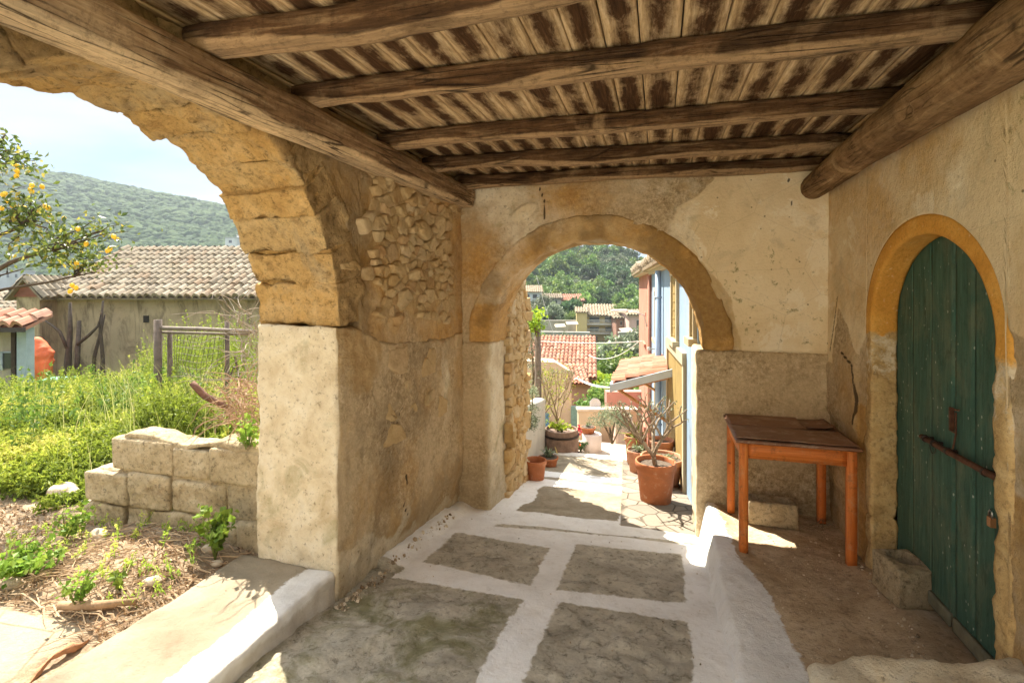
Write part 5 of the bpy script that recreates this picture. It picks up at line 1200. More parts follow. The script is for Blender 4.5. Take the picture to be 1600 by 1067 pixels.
# iron frame
fr = empty('gate_frame', at(260, 450, 6.8), 'rusty iron gate frame with two posts and a top rail standing in the weeds', 'frame')
T = frame(247, 6.8, 0, 0); IR = simple('old_iron', (.11, .085, .07), .8, .35, 9, .4, .004); IR2 = simple('galvanised', (.36, .32, .28), .6, .25, 9, .3, .003)
mb = MB(); mb.tube([tv(T, 0, 0, -.6), tv(T, 0, 0, 1.33)], .048, 8); mb.build('post', IR, fr, True); mb = MB(); mb.tube([tv(T, .09, .1, -.6), tv(T, .09, .1, 1.22)], .03, 8); mb.build('post', IR, fr, True)
mb = MB(); mb.tube([tv(T, .04, 0, 1.22), tv(T, .6, 0, 1.205), tv(T, 1.3, 0, 1.17)], .026, 8); mb.tube([tv(T, .04, .03, 1.16), tv(T, .6, .03, 1.145), tv(T, 1.2, .03, 1.13)], .018, 8); mb.build('rail', simple('rail_iron', (.20, .165, .14), .7, .3, 9), fr, True)
mb = MB(); mb.tube([tv(T, .86, .1, -.3), tv(T, .86, .1, 1.30)], .03, 8); mb.build('post', IR, fr, True)
mb = MB()
for k in range(15):
    a = .08+k*.052; mb.tube([tv(T, a, .12, 1.2), tv(T, a+.04-.16*math.sin(k*.2), .12, .7), tv(T, .45+.35*(a-.45)+.02*math.sin(k), .12, .2)], .0035, 3, cap=False)
for k in range(10): z = 1.15-k*.09; mb.tube([tv(T, .1+k*.022, .125, z), tv(T, .45, .12, z-.05), tv(T, .82-k*.018, .12, z)], .003, 3, cap=False)
mb.build('wire_mesh', simple('wire', (.12, .10, .09), .7), fr)
mb = MB(); T2 = frame(300, 4.6, 0); mb.tube([tv(T2, 0, 0, .90), tv(T2, .04, 0, .86), tv(T2, .12, 0, .78), tv(T2, .24, 0, .72), tv(T2, .36, 0, .66)], [.026, .03, .03, .028, .022], 10)
tag(mb.build('bent_pipe', simple('rust_pipe', (.13, .065, .045), .85, .3, 14), None, True), 'rusty bent pipe sticking up out of the weeds behind the block wall', 'pipe')
mb = MB(); T2 = frame(344, 6.2, 0); mb.tube([tv(T2, 0, 0, .45), tv(T2, .14, 0, .72), tv(T2, .17, 0, .80)], .016, 6); mb.tube([tv(T2, .18, 0, .92), tv(T2, .24, 0, .62)], .012, 6)
tag(mb.build('iron_rod', IR), 'thin black iron rods leaning right of the gate frame', 'rod')

# ------------------------------------------------------------------ lemon tree
lt = empty('lemon_tree', at(-170, 450, 4.6), 'lemon tree with ripe yellow fruit reaching into the sky at the far left', 'tree')
rs = random.Random(8); mb = MB(); base = at(-170, 450, 4.6); base.z = .0; tips = []
mb.tube([base, base+Vector((.1, 0, .9)), base+Vector((.15, .05, 1.5))], [.09, .07, .06], 8)
fork = base+Vector((.15, .05, 1.5))
def br(p, q, r, bend=.1, n=6):
    pts = [p.lerp(q, k/n)+Vector((rs.gauss(0, .03), rs.gauss(0, .03), math.sin(k/n*PI)*bend)) for k in range(n+1)]; pts[0] = p; mb.tube(pts, [r*(1-.75*k/n) for k in range(n+1)], 6); return pts
mains = [((112, 378), 4.5, .035, .05), ((150, 425), 4.8, .022, .04), ((60, 330), 4.3, .03, .1), ((5, 210), 4.6, .03, .1), ((-60, 260), 4.2, .03, .1), ((30, 420), 5.2, .025, 0), ((-90, 190), 5, .03, .1), ((-140, 300), 4.0, .03, .1)]
for (e, d_, r, bd) in mains:
    pts = br(fork, at(*e, d_), r, bd); tips.append(pts[-1])
ends = [(8, 232, 4.6), (40, 243, 4.5), (28, 262, 4.5), (45, 250, 4.4), (30, 290, 4.4), (10, 275, 4.7), (55, 300, 4.4), (75, 320, 4.3), (62, 335, 4.5), (20, 325, 4.2), (88, 355, 4.4), (40, 360, 4.4), (75, 385, 4.6), (110, 362, 4.4), (135, 380, 4.5), (150, 345, 4.4), (172, 360, 4.5), (196, 350, 4.4), (205, 362, 4.5), (165, 400, 4.8), (120, 410, 4.7), (90, 405, 4.5), (60, 412, 4.4), (20, 395, 4.3),
        (150, 410, 4.8), (5, 350, 4.3), (-20, 300, 4.5), (-50, 380, 4.4), (0, 220, 4.6), (105, 395, 4.9), (140, 395, 4.6), (45, 385, 5.0), (60, 270, 4.8), (-40, 240, 4.6), (85, 372, 4.2), (160, 388, 4.9)]
C = []; v = []; nr = np.random.RandomState(4)
allp = [at(*e, d_).lerp(fork, .35) for (e, d_, r, bd) in mains]+[at(*e, d_).lerp(fork, .12) for (e, d_, r, bd) in mains]
for (x_, y_, d_) in ends:
    q = at(x_, y_, d_); p = min(allp, key=lambda w: (w-q).length); pts = br(p, q, .009, .04, 5)
    nl = 52 if x_ < 130 or y_ > 370 else 34
    for k in range(nl):
        t = pts[rs.randint(2, 5)]; C.append([t.x+nr.normal(0, .07), t.y+nr.normal(0, .07), t.z+nr.normal(0, .06)]); v.append(nr.uniform(0, 1))
mb.build('trunk', VT, lt, True)
L_LEM = leafmat('lemon_leaf', [(0, (.06, .11, .025)), (.5, (.13, .20, .04)), (.85, (.27, .34, .07)), (1, (.6, .52, .1))], .4, .4)
V, F, A = cards(np.array(C), .055, .48, 0, np.array(v), nr); mesh('leaves', V, F, L_LEM, lt, {'v': A}, False)
LEM = simple('lemon_peel', (.80, .50, .04), .5, .12, 20, .2, .002)
lem = None
for (x_, y_) in [(27, 260), (27, 268), (26, 275), (5, 245+60), (8, 303), (12, 315), (20, 322), (32, 326), (22, 340-18), (50, 290), (50, 300), (66, 292), (75, 325), (70, 322), (56, 335), (62, 330), (45, 345), (100, 342), (122, 358), (135, 381), (178, 370), (168, 392), (172, 389), (120, 412), (-10, 330), (3, 326), (38, 325), (77, 336), (48, 296), (113, 446), (119, 450), (110, 455)]:
    p = at(x_, y_, rs.uniform(4.3, 4.7)) if y_ < 430 else at(x_, y_, 4.5)
    if lem is None:
        prof = [(0.0005, -.042), (.010, -.036), (.024, -.024), (.031, 0), (.026, .02), (.012, .034), (.0005, .04)]; b_ = MB(); b_.lathe(prof, (0, 0, 0), 12); lem = b_.build('lemon', LEM, None, True); o = lem
    else: o = lem.copy(); COL.objects.link(o)
    o.parent = lt; o.matrix_parent_inverse = Matrix.Translation(lt.location).inverted(); o.location = p; o.scale = (.62,)*3; o.rotation_euler = (rs.uniform(-.5, .5), rs.uniform(-.5, .5), rs.uniform(0, 6))
# ================================================================== the lane beyond the arch
def fx(Y): return .746-.082*Y            # plane of the painted house fronts
FD = Vector((-.082, 1, 0)).normalized(); FN = Vector((-1, -.082, 0)).normalized()   # along the lane, and out of the fronts
def fp(Y, out, z): p = Vector((fx(Y), Y, z)); return p+FN*out
def fbox(mb, Ya, Yb, z0, z1, o0, o1, a=0.):
    V = [fp(Y, o, z) for z in (z0, z1) for Y in (Ya, Yb) for o in (o0, o1)]; return mb.add(V, [(0, 2, 3, 1), (4, 5, 7, 6), (0, 1, 5, 4), (2, 6, 7, 3), (0, 4, 6, 2), (1, 3, 7, 5)], a)
BLUE = plaster('pale_blue_wash', (.235, .325, .43), (.34, .34, .33), .3); PINKW = plaster('pink_wash', (.42, .19, .135), (.5, .3, .22), .25)
CREAM = plaster('cream_trim', (.45, .385, .26), (.34, .28, .2), .2); OLIVE = simple('mustard_shutter', (.27, .19, .065), .7, .15, 5); DRAIN = simple('drain_blue', (.26, .36, .50), .5, .1, 4, .05, .002)
def windowf(root, Ya, Yb, z0, z1, fr_=.06, door_=False, name='window', mat=OLIVE, tr=CREAM):
    mb = MB(); fbox(mb, Ya, Ya+fr_, z0, z1, -.02, .035); fbox(mb, Yb-fr_, Yb, z0, z1, -.02, .035); fbox(mb, Ya, Yb, z1+.002, z1+fr_*1.3, -.02, .045)
    if not door_: fbox(mb, Ya-.03, Yb+.03, z0-.07, z0-.002, -.02, .08)
    f = mb.build(name, tr, root)
    mb = MB(); ym = (Ya+Yb)/2; fbox(mb, Ya+fr_, ym-.008, z0, z1, -.02, .012); fbox(mb, ym+.008, Yb-fr_, z0, z1, -.02, .012)
    k = 0; n = 0 if door_ else int((z1-z0)/.10)
    for i in range(n): z = z0+.03+i*(z1-z0-.04)/n; fbox(mb, Ya+fr_+.03, ym-.04, z, z+.012, .0125, .018); fbox(mb, ym+.04, Yb-fr_-.03, z, z+.012, .0125, .018)
    mb.build('shutter', mat, f); return f
bl = empty('blue_house', (fx(8), 8, -.5), 'pale blue two storey house with mustard shutters along the right of the lane', 'house')
mb = MB(); fbox(mb, 4.97, 10.95, -3.5, 2.02, -4, 0); mb.build('wall', BLUE, bl)
mb = MB(); fbox(mb, 4.97, 10.95, 2.022, 2.09, -4, .06); fbox(mb, 4.97, 10.95, 2.092, 2.15, -4, .12); mb.build('cornice', CREAM, bl)
O = fp(4.97, .2, 2.155); tiles('roof', O, fp(10.98, .2, 2.155)-O, fp(4.97, -2.2, 2.9)-O, .2, .33, T_TAN, bl, 5)
windowf(bl, 6.35, 7.0, 1.12, 1.90); windowf(bl, 9.0, 9.75, .85, 1.68); windowf(bl, 5.02, 5.28, 1.28, 1.78, .03)
d_ = windowf(bl, 5.72, 7.55, -.62, .93, .10, True, 'door'); windowf(bl, 9.0, 9.8, -1.3, .3, .08, True, 'door')
mb = MB(); mb.tube([fp(8.42, .07, -1.4), fp(8.42, .07, 2.02)], .05, 10); 
for z in (-.4, .6, 1.6): mb.tube([fp(8.42, .07, z-.015), fp(8.42, .07, z+.015)], .058, 10)
mb.build('drainpipe', DRAIN, bl, True)
mb = MB(); mb.tube([fp(10.85, .05, -1.8), fp(10.85, .05, 2.0)], .035, 8); mb.build('drainpipe', PINKW, bl, True)
# canopy over the further door
can = empty('tiled_canopy', (-.2, 7.8, .5), 'small salmon tiled door canopy with grey fascia and wooden brackets on the blue house', 'canopy')
O = Vector((-.60, 7.0, .475)); tiles('canopy_roof', O, Vector((-.60, 8.9, .475))-O, Vector((.10, 7.0, .655))-O, .15, .20, T_PINK, can, 9, .22)
mb = MB(); T = Matrix.Identity(4)
mb.add([Vector(p) for p in ((-.62, 6.97, .36), (.17, 6.97, .60), (.17, 6.97, .70), (-.62, 6.97, .46), (-.62, 7.0, .36), (.17, 7.0, .60), (.17, 7.0, .70), (-.62, 7.0, .46))], [(0, 1, 2, 3), (7, 6, 5, 4), (0, 4, 5, 1), (3, 2, 6, 7), (0, 3, 7, 4), (1, 5, 6, 2)]); mb.box(-.64, -.61, 7.0, 8.9, .35, .46); mb.build('fascia', simple('fascia_grey', (.42, .47, .52), .7, .1, 5), can)
WO = simple('bracket_wood', (.42, .22, .09), .7, .25, 9)
mb = MB(); mb.box(-.58, .10, 7.02, 8.85, .30, .34, Matrix.Shear('XZ', 4, (0, 0)) if False else None); 
mb = MB(); mb.add([Vector(p) for p in ((-.58, 7.03, .37), (.12, 7.03, .60), (.12, 8.85, .60), (-.58, 8.85, .37))], [(0, 1, 2, 3)]); mb.build('soffit', WO, can)
for y in (7.12, 8.7): mb = MB(); mb.tube([(-.52, y, .36), (.10, y, -.02)], .022, 4); mb.tube([(-.55, y, .36), (.12, y, .565)], .022, 4); mb.build('bracket', WO, can)
pk = empty('pink_house', (fx(13), 13, -1), 'salmon pink house joined to the far end of the blue house', 'house')
mb = MB(); fbox(mb, 10.96, 15.8, -6, 2.06, -5, .03); mb.build('wall', PINKW, pk); mb = MB(); fbox(mb, 10.96, 15.85, 2.062, 2.16, -5, .2); mb.build('cornice', CREAM, pk)
O = fp(10.97, .25, 2.165); tiles('roof', O, fp(15.9, .25, 2.165)-O, fp(10.97, -2.5, 2.9)-O, .22, .35, T_TAN, pk, 6)
windowf(pk, 12.3, 13.1, .45, 1.10, .06, False, 'window', simple('faded_shutter', (.42, .30, .24)), PINKW); windowf(pk, 12.3, 13.1, -1.5, -.3, .06, False, 'window', simple('faded_shutter', (.42, .30, .24)), PINKW)
mb = MB(); mb.tube([fp(11.6, .05, .9), fp(11.6, .12, 1.15), fp(11.6, .3, 1.22), fp(11.6, .48, 1.22)], .018, 8)
sl = empty('street_lamp', fp(11.6, .05, .9), 'small street lamp on a curved arm fixed to the pink house', 'lamp'); mb.build('lamp_arm', simple('galv', (.55, .55, .53), .5), sl, True)
V, F, L = block((.36, .16, .09), .02, lambda a, b, c: (fp(11.6, .46, 1.21).x-a, 11.52+b, 1.19+c*(1-.5*a/.36)+.10*a), None, .03); mesh('lamp_head', V, F, simple('lamp_shell', (.66, .64, .58), .5), sl)
IG = 'cable brackets on the front of the blue house'
for (Y, z, lab) in ((9.9, .62, 'upper white insulator bracket on the blue house front'), (9.3, .38, 'middle white insulator bracket on the blue house front'), (8.9, .22, 'lowest white insulator bracket on the blue house front')):
    r_ = empty('cable_bracket', fp(Y, 0, z), lab, 'bracket', IG); mb = MB(); mb.tube([fp(Y, 0, z), fp(Y, .12, z)], .012, 6); mb.build('bracket_arm', IR2, r_); mb = MB(); mb.lathe([(.012, -.035), (.035, -.02), (.028, 0), (.035, .015), (.012, .035)], fp(Y, .12, z), 10); mb.build('insulator', WHITE, r_, True)

# lane wall on the left, white washed
lwm = empty('lane_wall', (-1.55, 6.3, -.4), 'low whitewashed garden wall along the left of the lane', 'wall')
def lwall():
    V, F, L = block((.16, 1.55, 1.35), (.03, .03, .03), lambda a, b, c: (-1.52-a-.02*b, 5.60+b, -.98+c-.12*b), lambda V, N, L: fbm(V, 3, 4, 3)*.012, .03); mesh('wall_body', V, F, WHITE, lwm)
lwall()
# end step of the landing and lower terrace
mb = MB(); mb.box(-1.6, .10, 6.985, 7.10, -1.3, -.535); o = mb.build('landing_edge', simple('lime_edge', (.74, .71, .66), .9, .1, 9)); o['kind'] = 'structure'
LS = simple('lane_stone', (.44, .38, .30), .95, .25, 5, .5, .02)
for k in range(9):
    y = 7.10+k*.9; z = -.70-k*.26; mb = MB(); mb.box(-3.4, .6, y, y+.9+.15, z-1.5, z); o = mb.build('lane_step', LS if k % 2 else simple('lane_step_pale', (.58, .50, .42), .95, .2, 5)); o['kind'] = 'structure'
# pots
def mk_terra(name, col):
    m = Mat(name, .85, .2); c = m.ramp(m.noise(5, 7, .65, .3), [(.3, tuple(x*.75 for x in col)), (.55, col), (.75, tuple(min(1, x*1.25) for x in col))])
    c = m.mix(m.ramp(m.noise(14, 8, .75), [(.56, 0.), (.7, .6)]), c, (.58, .42, .31)); c = m.mix(m.ramp(m.noise(7, 6, .7, .5), [(.3, .5), (.42, 0.)]), c, (.22, .13, .08)); m.bump(m.noise(40, 5, .7), .25, .003); return m.out(c)
TERRA = mk_terra('terracotta', (.42, .155, .07)); TERRA2 = mk_terra('faded_terracotta', (.48, .23, .14)); SOIL = simple('soil', (.13, .10, .075), .95, .5, 60, 1, .01)
PG = 'terracotta pots along the lane'
def pot(x, y, z, r, h, label, mat=TERRA, soil=True, taper=.72, tilt=0, cat_='pot', group=PG):
    root = empty('plant_pot', (x, y, z), label, cat_, group); t = .018
    pr = [(.001, 0), (r*taper, 0), (r*(taper+.03), .006), (r*.92, h*.80), (r*.93, h*.81), (r*1.0, h*.82), (r*1.0, h*.985), (r*.985, h), (r*.93, h), (r*.90, h*.98), (r*.86, h*.80)]
    mb = MB(); mb.lathe(pr+[(r*.8, h*.4), (r*.7, .03), (.001, .03)], (x, y, z), 40); b_ = mb.build('pot_body', mat, root, True)
    if soil:
        V, F, L = block((1, 1, .02), (.05, .05, .02), lambda a, b, c: (x+(a*2-1)*r*.85*np.sqrt(np.maximum(1-(b*2-1)**2/2, 0)), y+(b*2-1)*r*.85*np.sqrt(np.maximum(1-(a*2-1)**2/2, 0)), z+h*.84+c), lambda V, N, L: fbm(V, 30, 3, 3)*.008, 0); mesh('soil', V, F, SOIL, root)
    return root
x0, y0 = -.035, 5.36; zg = float(fz(np.array([x0]), np.array([y0]))[0])
pot(x0, y0, zg, .20, .40, 'large terracotta pot standing nearest on the flagstones, holding a bare frangipani')
def bare_tree(x, y, z, H, seed, label, mat, name='potted_shrub', r0=.028, lean=(.0, 0), fan=.55):
    rs = random.Random(seed); mb = MB(); tips = []
    def rec(p, v, l, r, dep):
        n = 4; pts = [p]; l = H*{4: .17, 3: .30, 2: .24, 1: .17, 0: .11}[dep]*rs.uniform(.85, 1.15)
        for k in range(n): v = (v+Vector((rs.gauss(0, .10), rs.gauss(0, .10), .05+rs.gauss(0, .05)))).normalized(); pts.append(pts[-1]+v*l/n)
        mb.tube(pts, [r*(1-.25*k/n) for k in range(n+1)], 7)
        if dep == 0: tips.append((pts[-1], v)); return
        a0_ = rs.uniform(0, 6.28); nk = 4 if dep == 4 else (3 if dep > 2 else 2)
        for k in range(nk):
            a = a0_+k*2*PI/nk+rs.uniform(-.4, .4); w = (v*.8+Vector((math.cos(a), math.sin(a), 0))*rs.uniform(.45, .8)*fan*(1.35 if dep == 4 else 1.0)+Vector((0, 0, .22))).normalized(); rec(pts[-1], w, l, r*.70, dep-1)
    rec(Vector((x, y, z)), Vector((lean[0], lean[1], 1)).normalized(), H*.24, r0, 4)
    root = empty(name, (x, y, z), label, 'plant'); mb.build('stem', mat, root, True)
    V, F, A = cards(np.array([[t.x+np.random.normal(0, .012), t.y+np.random.normal(0, .012), t.z+np.random.normal(0, .012)] for t, _ in tips for k in range(5)]), .022, .6); mesh('foliage', V, F, L_OLIVE, root, {'v': A}, False)
    return root
bare_tree(x0, y0, zg+.33, .78, 12, 'bare grey branched frangipani growing in the nearest large pot', simple('grey_bark', (.27, .21, .15), .85, .3, 22, .7, .006), lean=(-.12, 0), fan=.95)
pot(.03, 6.05, -.47, .24, .32, 'wide terracotta bowl pot behind the nearest one, against the mustard door', TERRA2)
pot(-.24, 6.55, -.52, .15, .27, 'plain terracotta pot of low succulents left of the wide bowl', TERRA2)
pot(-.30, 7.0-.12, -.53, .14, .36, 'terracotta pot with a green palm like plant at the back of the row', TERRA2)
pot(.02, 6.72, -.55, .16, .40, 'faded terracotta pot furthest along the blue house wall', TERRA2)
def stray(px, py, d): p = at(px, py, d); return p
plant('succulent', -.24, 6.55, -.28, .13, .09, 160, .03, L_OLIVE, 'low grey green succulents in the pot left of the wide bowl', 31, stems=12)
plant('succulent', .05, 6.05, -.20, .16, .07, 90, .025, L_OLIVE, 'sparse succulents in the wide bowl pot', 32, stems=12)
L_YUC = leafmat('yucca_leaf', [(0, (.10, .2, .02)), (1, (.36, .44, .05))], .4)
def spiky(x, y, z, L_, n, label, seed, w=.012, mat=L_YUC, name='palm_plant', lo=.15):
    rs = random.Random(seed); V = []; F = []; A = []
    for i in range(n):
        a = rs.uniform(0, 2*PI); el = rs.uniform(lo, 1.4); l = L_*rs.uniform(.7, 1.1); d_ = Vector((math.cos(a)*math.cos(el), math.sin(a)*math.cos(el), math.sin(el))); s = Vector((-math.sin(a), math.cos(a), 0)); p = Vector((x, y, z)); k0 = len(V); v = rs.random()
        for k in range(5): t = k/4; ww = w*(1-t)**.6+.0008; q = p+d_*l*t-Vector((0, 0, l*.35*t*t)); V += [q-s*ww, q+s*ww]; A += [v, v]
        F += [(k0+2*k, k0+2*k+1, k0+2*k+3, k0+2*k+2) for k in range(4)]
    root = mesh(name, np.array([tuple(q) for q in V]), np.array(F), mat, None, {'v': A}, False); return tag(root, label, 'plant')
spiky(-.30, 6.88, -.20, .34, 46, 'bright green spiky palm like plant at the back of the pot row', 5)
pot(-1.36, 5.72, -.46, .125, .25, 'empty terracotta pot at the foot of the pale rubble corner', TERRA, False)
pot(-1.36, 6.42, -.52, .13, .12, 'shallow terracotta bowl holding a spiky aloe beside the white wall', TERRA)
spiky(-1.36, 6.42, -.42, .22, 34, 'blue green aloe with upright leaves in the shallow bowl', 7, .016, L_OLIVE, 'aloe_plant', .7)
# half barrel planter and its tree
bx, by, bz = at(877, 450, 7.35).x, at(877, 450, 7.35).y, -.70
br_ = empty('barrel_planter', (bx, by, bz), 'old wooden half barrel planter at the end of the landing', 'planter')
mb = MB(); mb.lathe([(.001, 0), (.215, 0), (.245, .18), (.25, .30), (.235, .44), (.215, .44), (.215, .40), (.001, .40)], (bx, by, bz), 36); mb.build('barrel_body', simple('barrel_wood', (.22, .15, .115), .9, .4, 9, .8, .01), br_)
for z in (.07, .34): mb = MB(); mb.lathe([(.236+.0 if z < .2 else .246, z), (.252, z), (.256, z+.03), (.238, z+.03)], (bx, by, bz), 36); mb.build('barrel_hoop', DARKIRON, br_)
bare_tree(bx-.05, by, bz+.40, .95, 21, 'thin budding shrub growing from the half barrel', simple('thin_bark', (.30, .23, .15), .9, .3, 22), 'budding_shrub', .018, (.05, 0), .5)
plant('barrel_herbs', bx+.02, by-.05, bz+.40, .20, .16, 260, .035, L_LIME, 'lime green leaves spilling over the half barrel rim', 41, stems=14)
mb = MB(); p = at(855, 700, 6.9); q = at(843, 672, 7.2); mb.tube([at(871, 709, 7.1), at(860, 676, 7.2)], .008, 6); tag(mb.build('cane', simple('cane_yellow', (.62, .48, .18), .7)), 'thin yellow cane leaning against the half barrel', 'cane')
p = at(925, 709, 7.75); wc = empty('white_pot_stand', p, 'round white plastic drum carrying a small terracotta bowl', 'drum'); mb = MB(); mb.lathe([(.001, -.2), (.14, -.2), (.145, .30), (.13, .31), (.001, .31)], p, 28); mb.build('drum_body', simple('off_white', (.70, .60, .55), .6, .1, 5), wc, True)
pot(p.x-.06, p.y, p.z+.315, .12, .09, 'small shallow terracotta bowl standing on the white drum', TERRA); plant('bowl_cactus', p.x-.06, p.y, p.z+.39, .07, .10, 60, .025, L_OLIVE, 'small grey green plant in the bowl on the white drum', 45)
p = at(907, 709, 7.7); pot(p.x, p.y, p.z-.2, .15, .26, 'square looking cream pot of dark foliage between barrel and white drum', CREAM); plant('red_flowers', p.x, p.y, p.z+.03, .16, .20, 320, .03, L_DARK, 'dark bushy plant with red flowers between barrel and white drum', 46)
L_RED = leafmat('red_petal', [(0, (.5, .03, .02)), (1, (.7, .08, .05))], .3)
for (a, b_, d2, lab) in ((905, 672, 7.9, 'upper bunch of red blooms above the dark bushy plant'), (897, 690, 7.5, 'lower bunch of red blooms beside the half barrel')):
    q = at(a, b_, d2); V, F, A = cards(np.array([[q.x+random.gauss(0, .035), q.y+random.gauss(0, .035), q.z+random.gauss(0, .03)] for k in range(60)]), .04, .8); tag(mesh('red_blooms', V, F, L_RED, None, {'v': A}, False), lab, 'flowers')
# left edge plants, post and vine
def hanging(px0, px1, y0, y1, d0, d1, n, leaf, mat, name, label, seed, asp=.5, cat_='shrub', nc=26):
    rs = np.random.RandomState(seed); C = []; v = []; u = 0
    for k in range(nc):
        c = np.array(at(rs.uniform(px0, px1), rs.uniform(y0, y1), rs.uniform(d0, d1))); s = (px1-px0)/802*d0*.22; b = rs.uniform(.1, .9)
        w = rs.normal(0, s, (n//nc, 3)); C.append(c+w); v.append(np.clip(b+rs.normal(0, .15, n//nc), 0, 1))
    V, F, A = cards(np.concatenate(C), leaf, asp, 0, np.concatenate(v), rs); root = empty(name, np.concatenate(C).mean(0), label, cat_); mesh('foliage', V, F, mat, root, {'v': A}, False)
    mb = MB(); c0 = Vector(np.concatenate(C).mean(0)); bot = Vector(np.concatenate(C)[np.concatenate(C)[:, 2].argmin()])
    for k in range(6): q = Vector(C[k].mean(0)); mb.tube([bot, bot.lerp(q, .5)+Vector((.02, 0, .02)), q], [.012, .008, .004], 5)
    mb.build('branch', BARK, root); return root
hanging(820, 838, 605, 668, 5.9, 6.4, 1700, .035, L_OLIVE, 'trailing_shrub', 'fine grey green shrub hanging over the white lane wall', 51, .22)
hanging(820, 846, 490, 512, 7.0, 7.5, 700, .045, L_LIME, 'vine_foliage', 'yellow green vine leaves on top of the dark wooden post', 52, .8, 'vine', 14)
hanging(838, 884, 575, 640, 8.4, 9.2, 800, .035, L_LIME, 'flowering_creeper', 'sparse yellow flecked creeper beyond the wooden post', 53, .6, 'creeper', 34)
hanging(824, 840, 520, 600, 7.4, 7.9, 700, .035, L_OLIVE, 'post_creeper', 'grey dry creeper wound round the dark wooden post', 54, .4, 'creeper', 30)
mb = MB(); p = at(840, 513, 7.4); mb.tube([Vector((p.x, p.y, -1.2)), Vector((p.x+.01, p.y, .2)), p], [.05, .048, .045], 8); tag(mb.build('wooden_post', simple('post_wood', (.16, .13, .11), .95, .3, 14, .6, .01), None, True), 'dark wooden vine post rising behind the low white wall', 'post')
# olive tree
ot = empty('olive_tree', at(955, 450, 9.4), 'small grey green olive tree at the foot of the landing', 'tree'); rs = np.random.RandomState(9); b0 = at(955, 450, 9.4); b0.z = -1.5
P, v = crown_pts(rs, .42, .42, 34, 60, .36, 0); P[:, 2] += -.72; P[:, 0] += b0.x; P[:, 1] += b0.y; V, F, A = cards(P, .05, .28, .3, v, rs); mesh('crown', V, F, L_OLIVE, ot, {'v': A}, False)
mb = MB(); mb.tube([b0, b0+Vector((.02, 0, .4)), b0+Vector((-.03, 0, .7))], [.03, .026, .02], 7)
for k in range(5): a = k*1.26; mb.tube([b0+Vector((0, 0, .35+.05*k)), b0+Vector((.22*math.cos(a), .22*math.sin(a), .85))], [.015, .006], 5)
mb.build('trunk', BARK, ot, True)
# walls and small houses down the lane
BEI = plaster('beige_wall', (0.465, 0.375, 0.262), (0.300, 0.225, 0.150), .3)
rt = empty('terrace_wall', at(930, 450, 12), 'beige garden wall below the satellite dish', 'wall'); T = frame(904, 12, 0, 0); mb = MB(); mb.box(0, 1.35, 0, .25, -4.5, -1.13, T); mb.build('wall_body', BEI, rt); mb = MB(); mb.box(-.03, 1.38, -.03, .28, -1.125, -1.08, T); mb.build('coping', LS, rt)
sdh = empty('satellite_dish', at(931, 640, 12.3), 'grey satellite dish on a short pole above the beige garden wall', 'satellite dish'); c0 = at(930, 631, 12.3)
mb = MB(); mb.lathe([(.001, -.03), (.05, -.027), (.10, -.015), (.135, 0), (.137, .004), (.10, -.009), (.05, -.02), (.001, -.024)], (0, 0, 0), 28); R = Matrix.Translation(c0) @ Matrix.Rotation(math.radians(74), 4, 'X') @ Matrix.Rotation(.2, 4, 'Y')
mb.V = [tuple(R @ Vector(q)) for q in mb.V]; mb.build('dish', simple('dish_grey', (.60, .58, .55), .5, .1, 5), sdh, True)
mb = MB(); mb.tube([c0+Vector((0, .06, 0)), c0+Vector((0, .06, -.5))], .014, 6); mb.tube([c0, c0+Vector((.0, -.12, .0))], .008, 5); mb.build('mast', IR2, sdh)
def house(name, px0, px1, d, zb, ze, zr, depth, wm, tm, label, rot=0, tw=.22, tl=.34, wins=(), ov=.15, seed=1, hip=False, wmat=GLASS):
    T = frame(px0, d, 0, rot); w = (px1-px0)/802*d; r_ = empty(name, T @ Vector((w/2, depth/2, zb)), label, 'house'); wallbox(T, 0, w, 0, depth, zb, ze, wm, r_, gable=zr-.02)
    roof2(T, 0, w, 0, depth, ze+.02, zr, tw, tl, tm, r_, seed, ov)
    for (a, b, z0, z1) in wins: mb = MB(); mb.box(a*w, b*w, -.04, .05, z0, z1, T); f = mb.build('window', wmat, r_); mb = MB(); mb.box(a*w-.06, b*w+.06, -.06, .04, z0-.08, z0-.002, T); mb.box(a*w-.06, b*w+.06, -.06, .04, z1+.002, z1+.07, T); mb.build('frame', WHITE, f)
    return r_, T, w
PK2 = plaster('rose_wall', (0.465, 0.247, 0.203), (0.338, 0.225, 0.188), .25)
house('red_roofed_house', 700, 922, 21, -9, -1.72, -.50, 7, PK2, T_RED, 'pink house with a long red tile roof below the lane', -8.7, .17, .31, [(.78, .84, -4.2, -2.9)], .2, 21)
T = frame(893, 19.2, 0, 0); lr = empty('lean_to', at(907, 600, 19.4), 'pink lean-to with a strip of red tiles beneath the long red roof', 'house'); mb = MB(); mb.box(0, .62, 0, 1.6, -7, -1.85, T); mb.build('wall', PK2, lr); O = tv(T, -.05, -.15, -1.82); tiles('roof', O, tv(T, .68, -.15, -1.82)-O, tv(T, -.05, 1.6, -1.38)-O, .16, .22, T_RED, lr, 8)
bg = empty('beige_gabled_house', at(870, 450, 15), 'beige rendered gable end beside the vine post', 'house'); T = frame(800, 15, 0, 0); mb = MB(); w = 93/802*15
mb.add([tv(T, x, y, z) for y in (0, .8) for (x, z) in ((0, -6), (w, -6), (w, -.72), (w*.72, -.42), (0, -.36))], [(0, 1, 2, 3, 4), (9, 8, 7, 6, 5), (0, 5, 6, 1), (1, 6, 7, 2), (2, 7, 8, 3), (3, 8, 9, 4), (4, 9, 5, 0)]); mb.build('wall', plaster('beige_gable', (.50, .40, .29), (.45, .36, .26), .3), bg)
mb = MB(); mb.box(w*.5, w*.62, -.04, .06, -2.6, -1.9, T); mb.build('window', simple('blue_shutter', (.10, .22, .36)), bg)
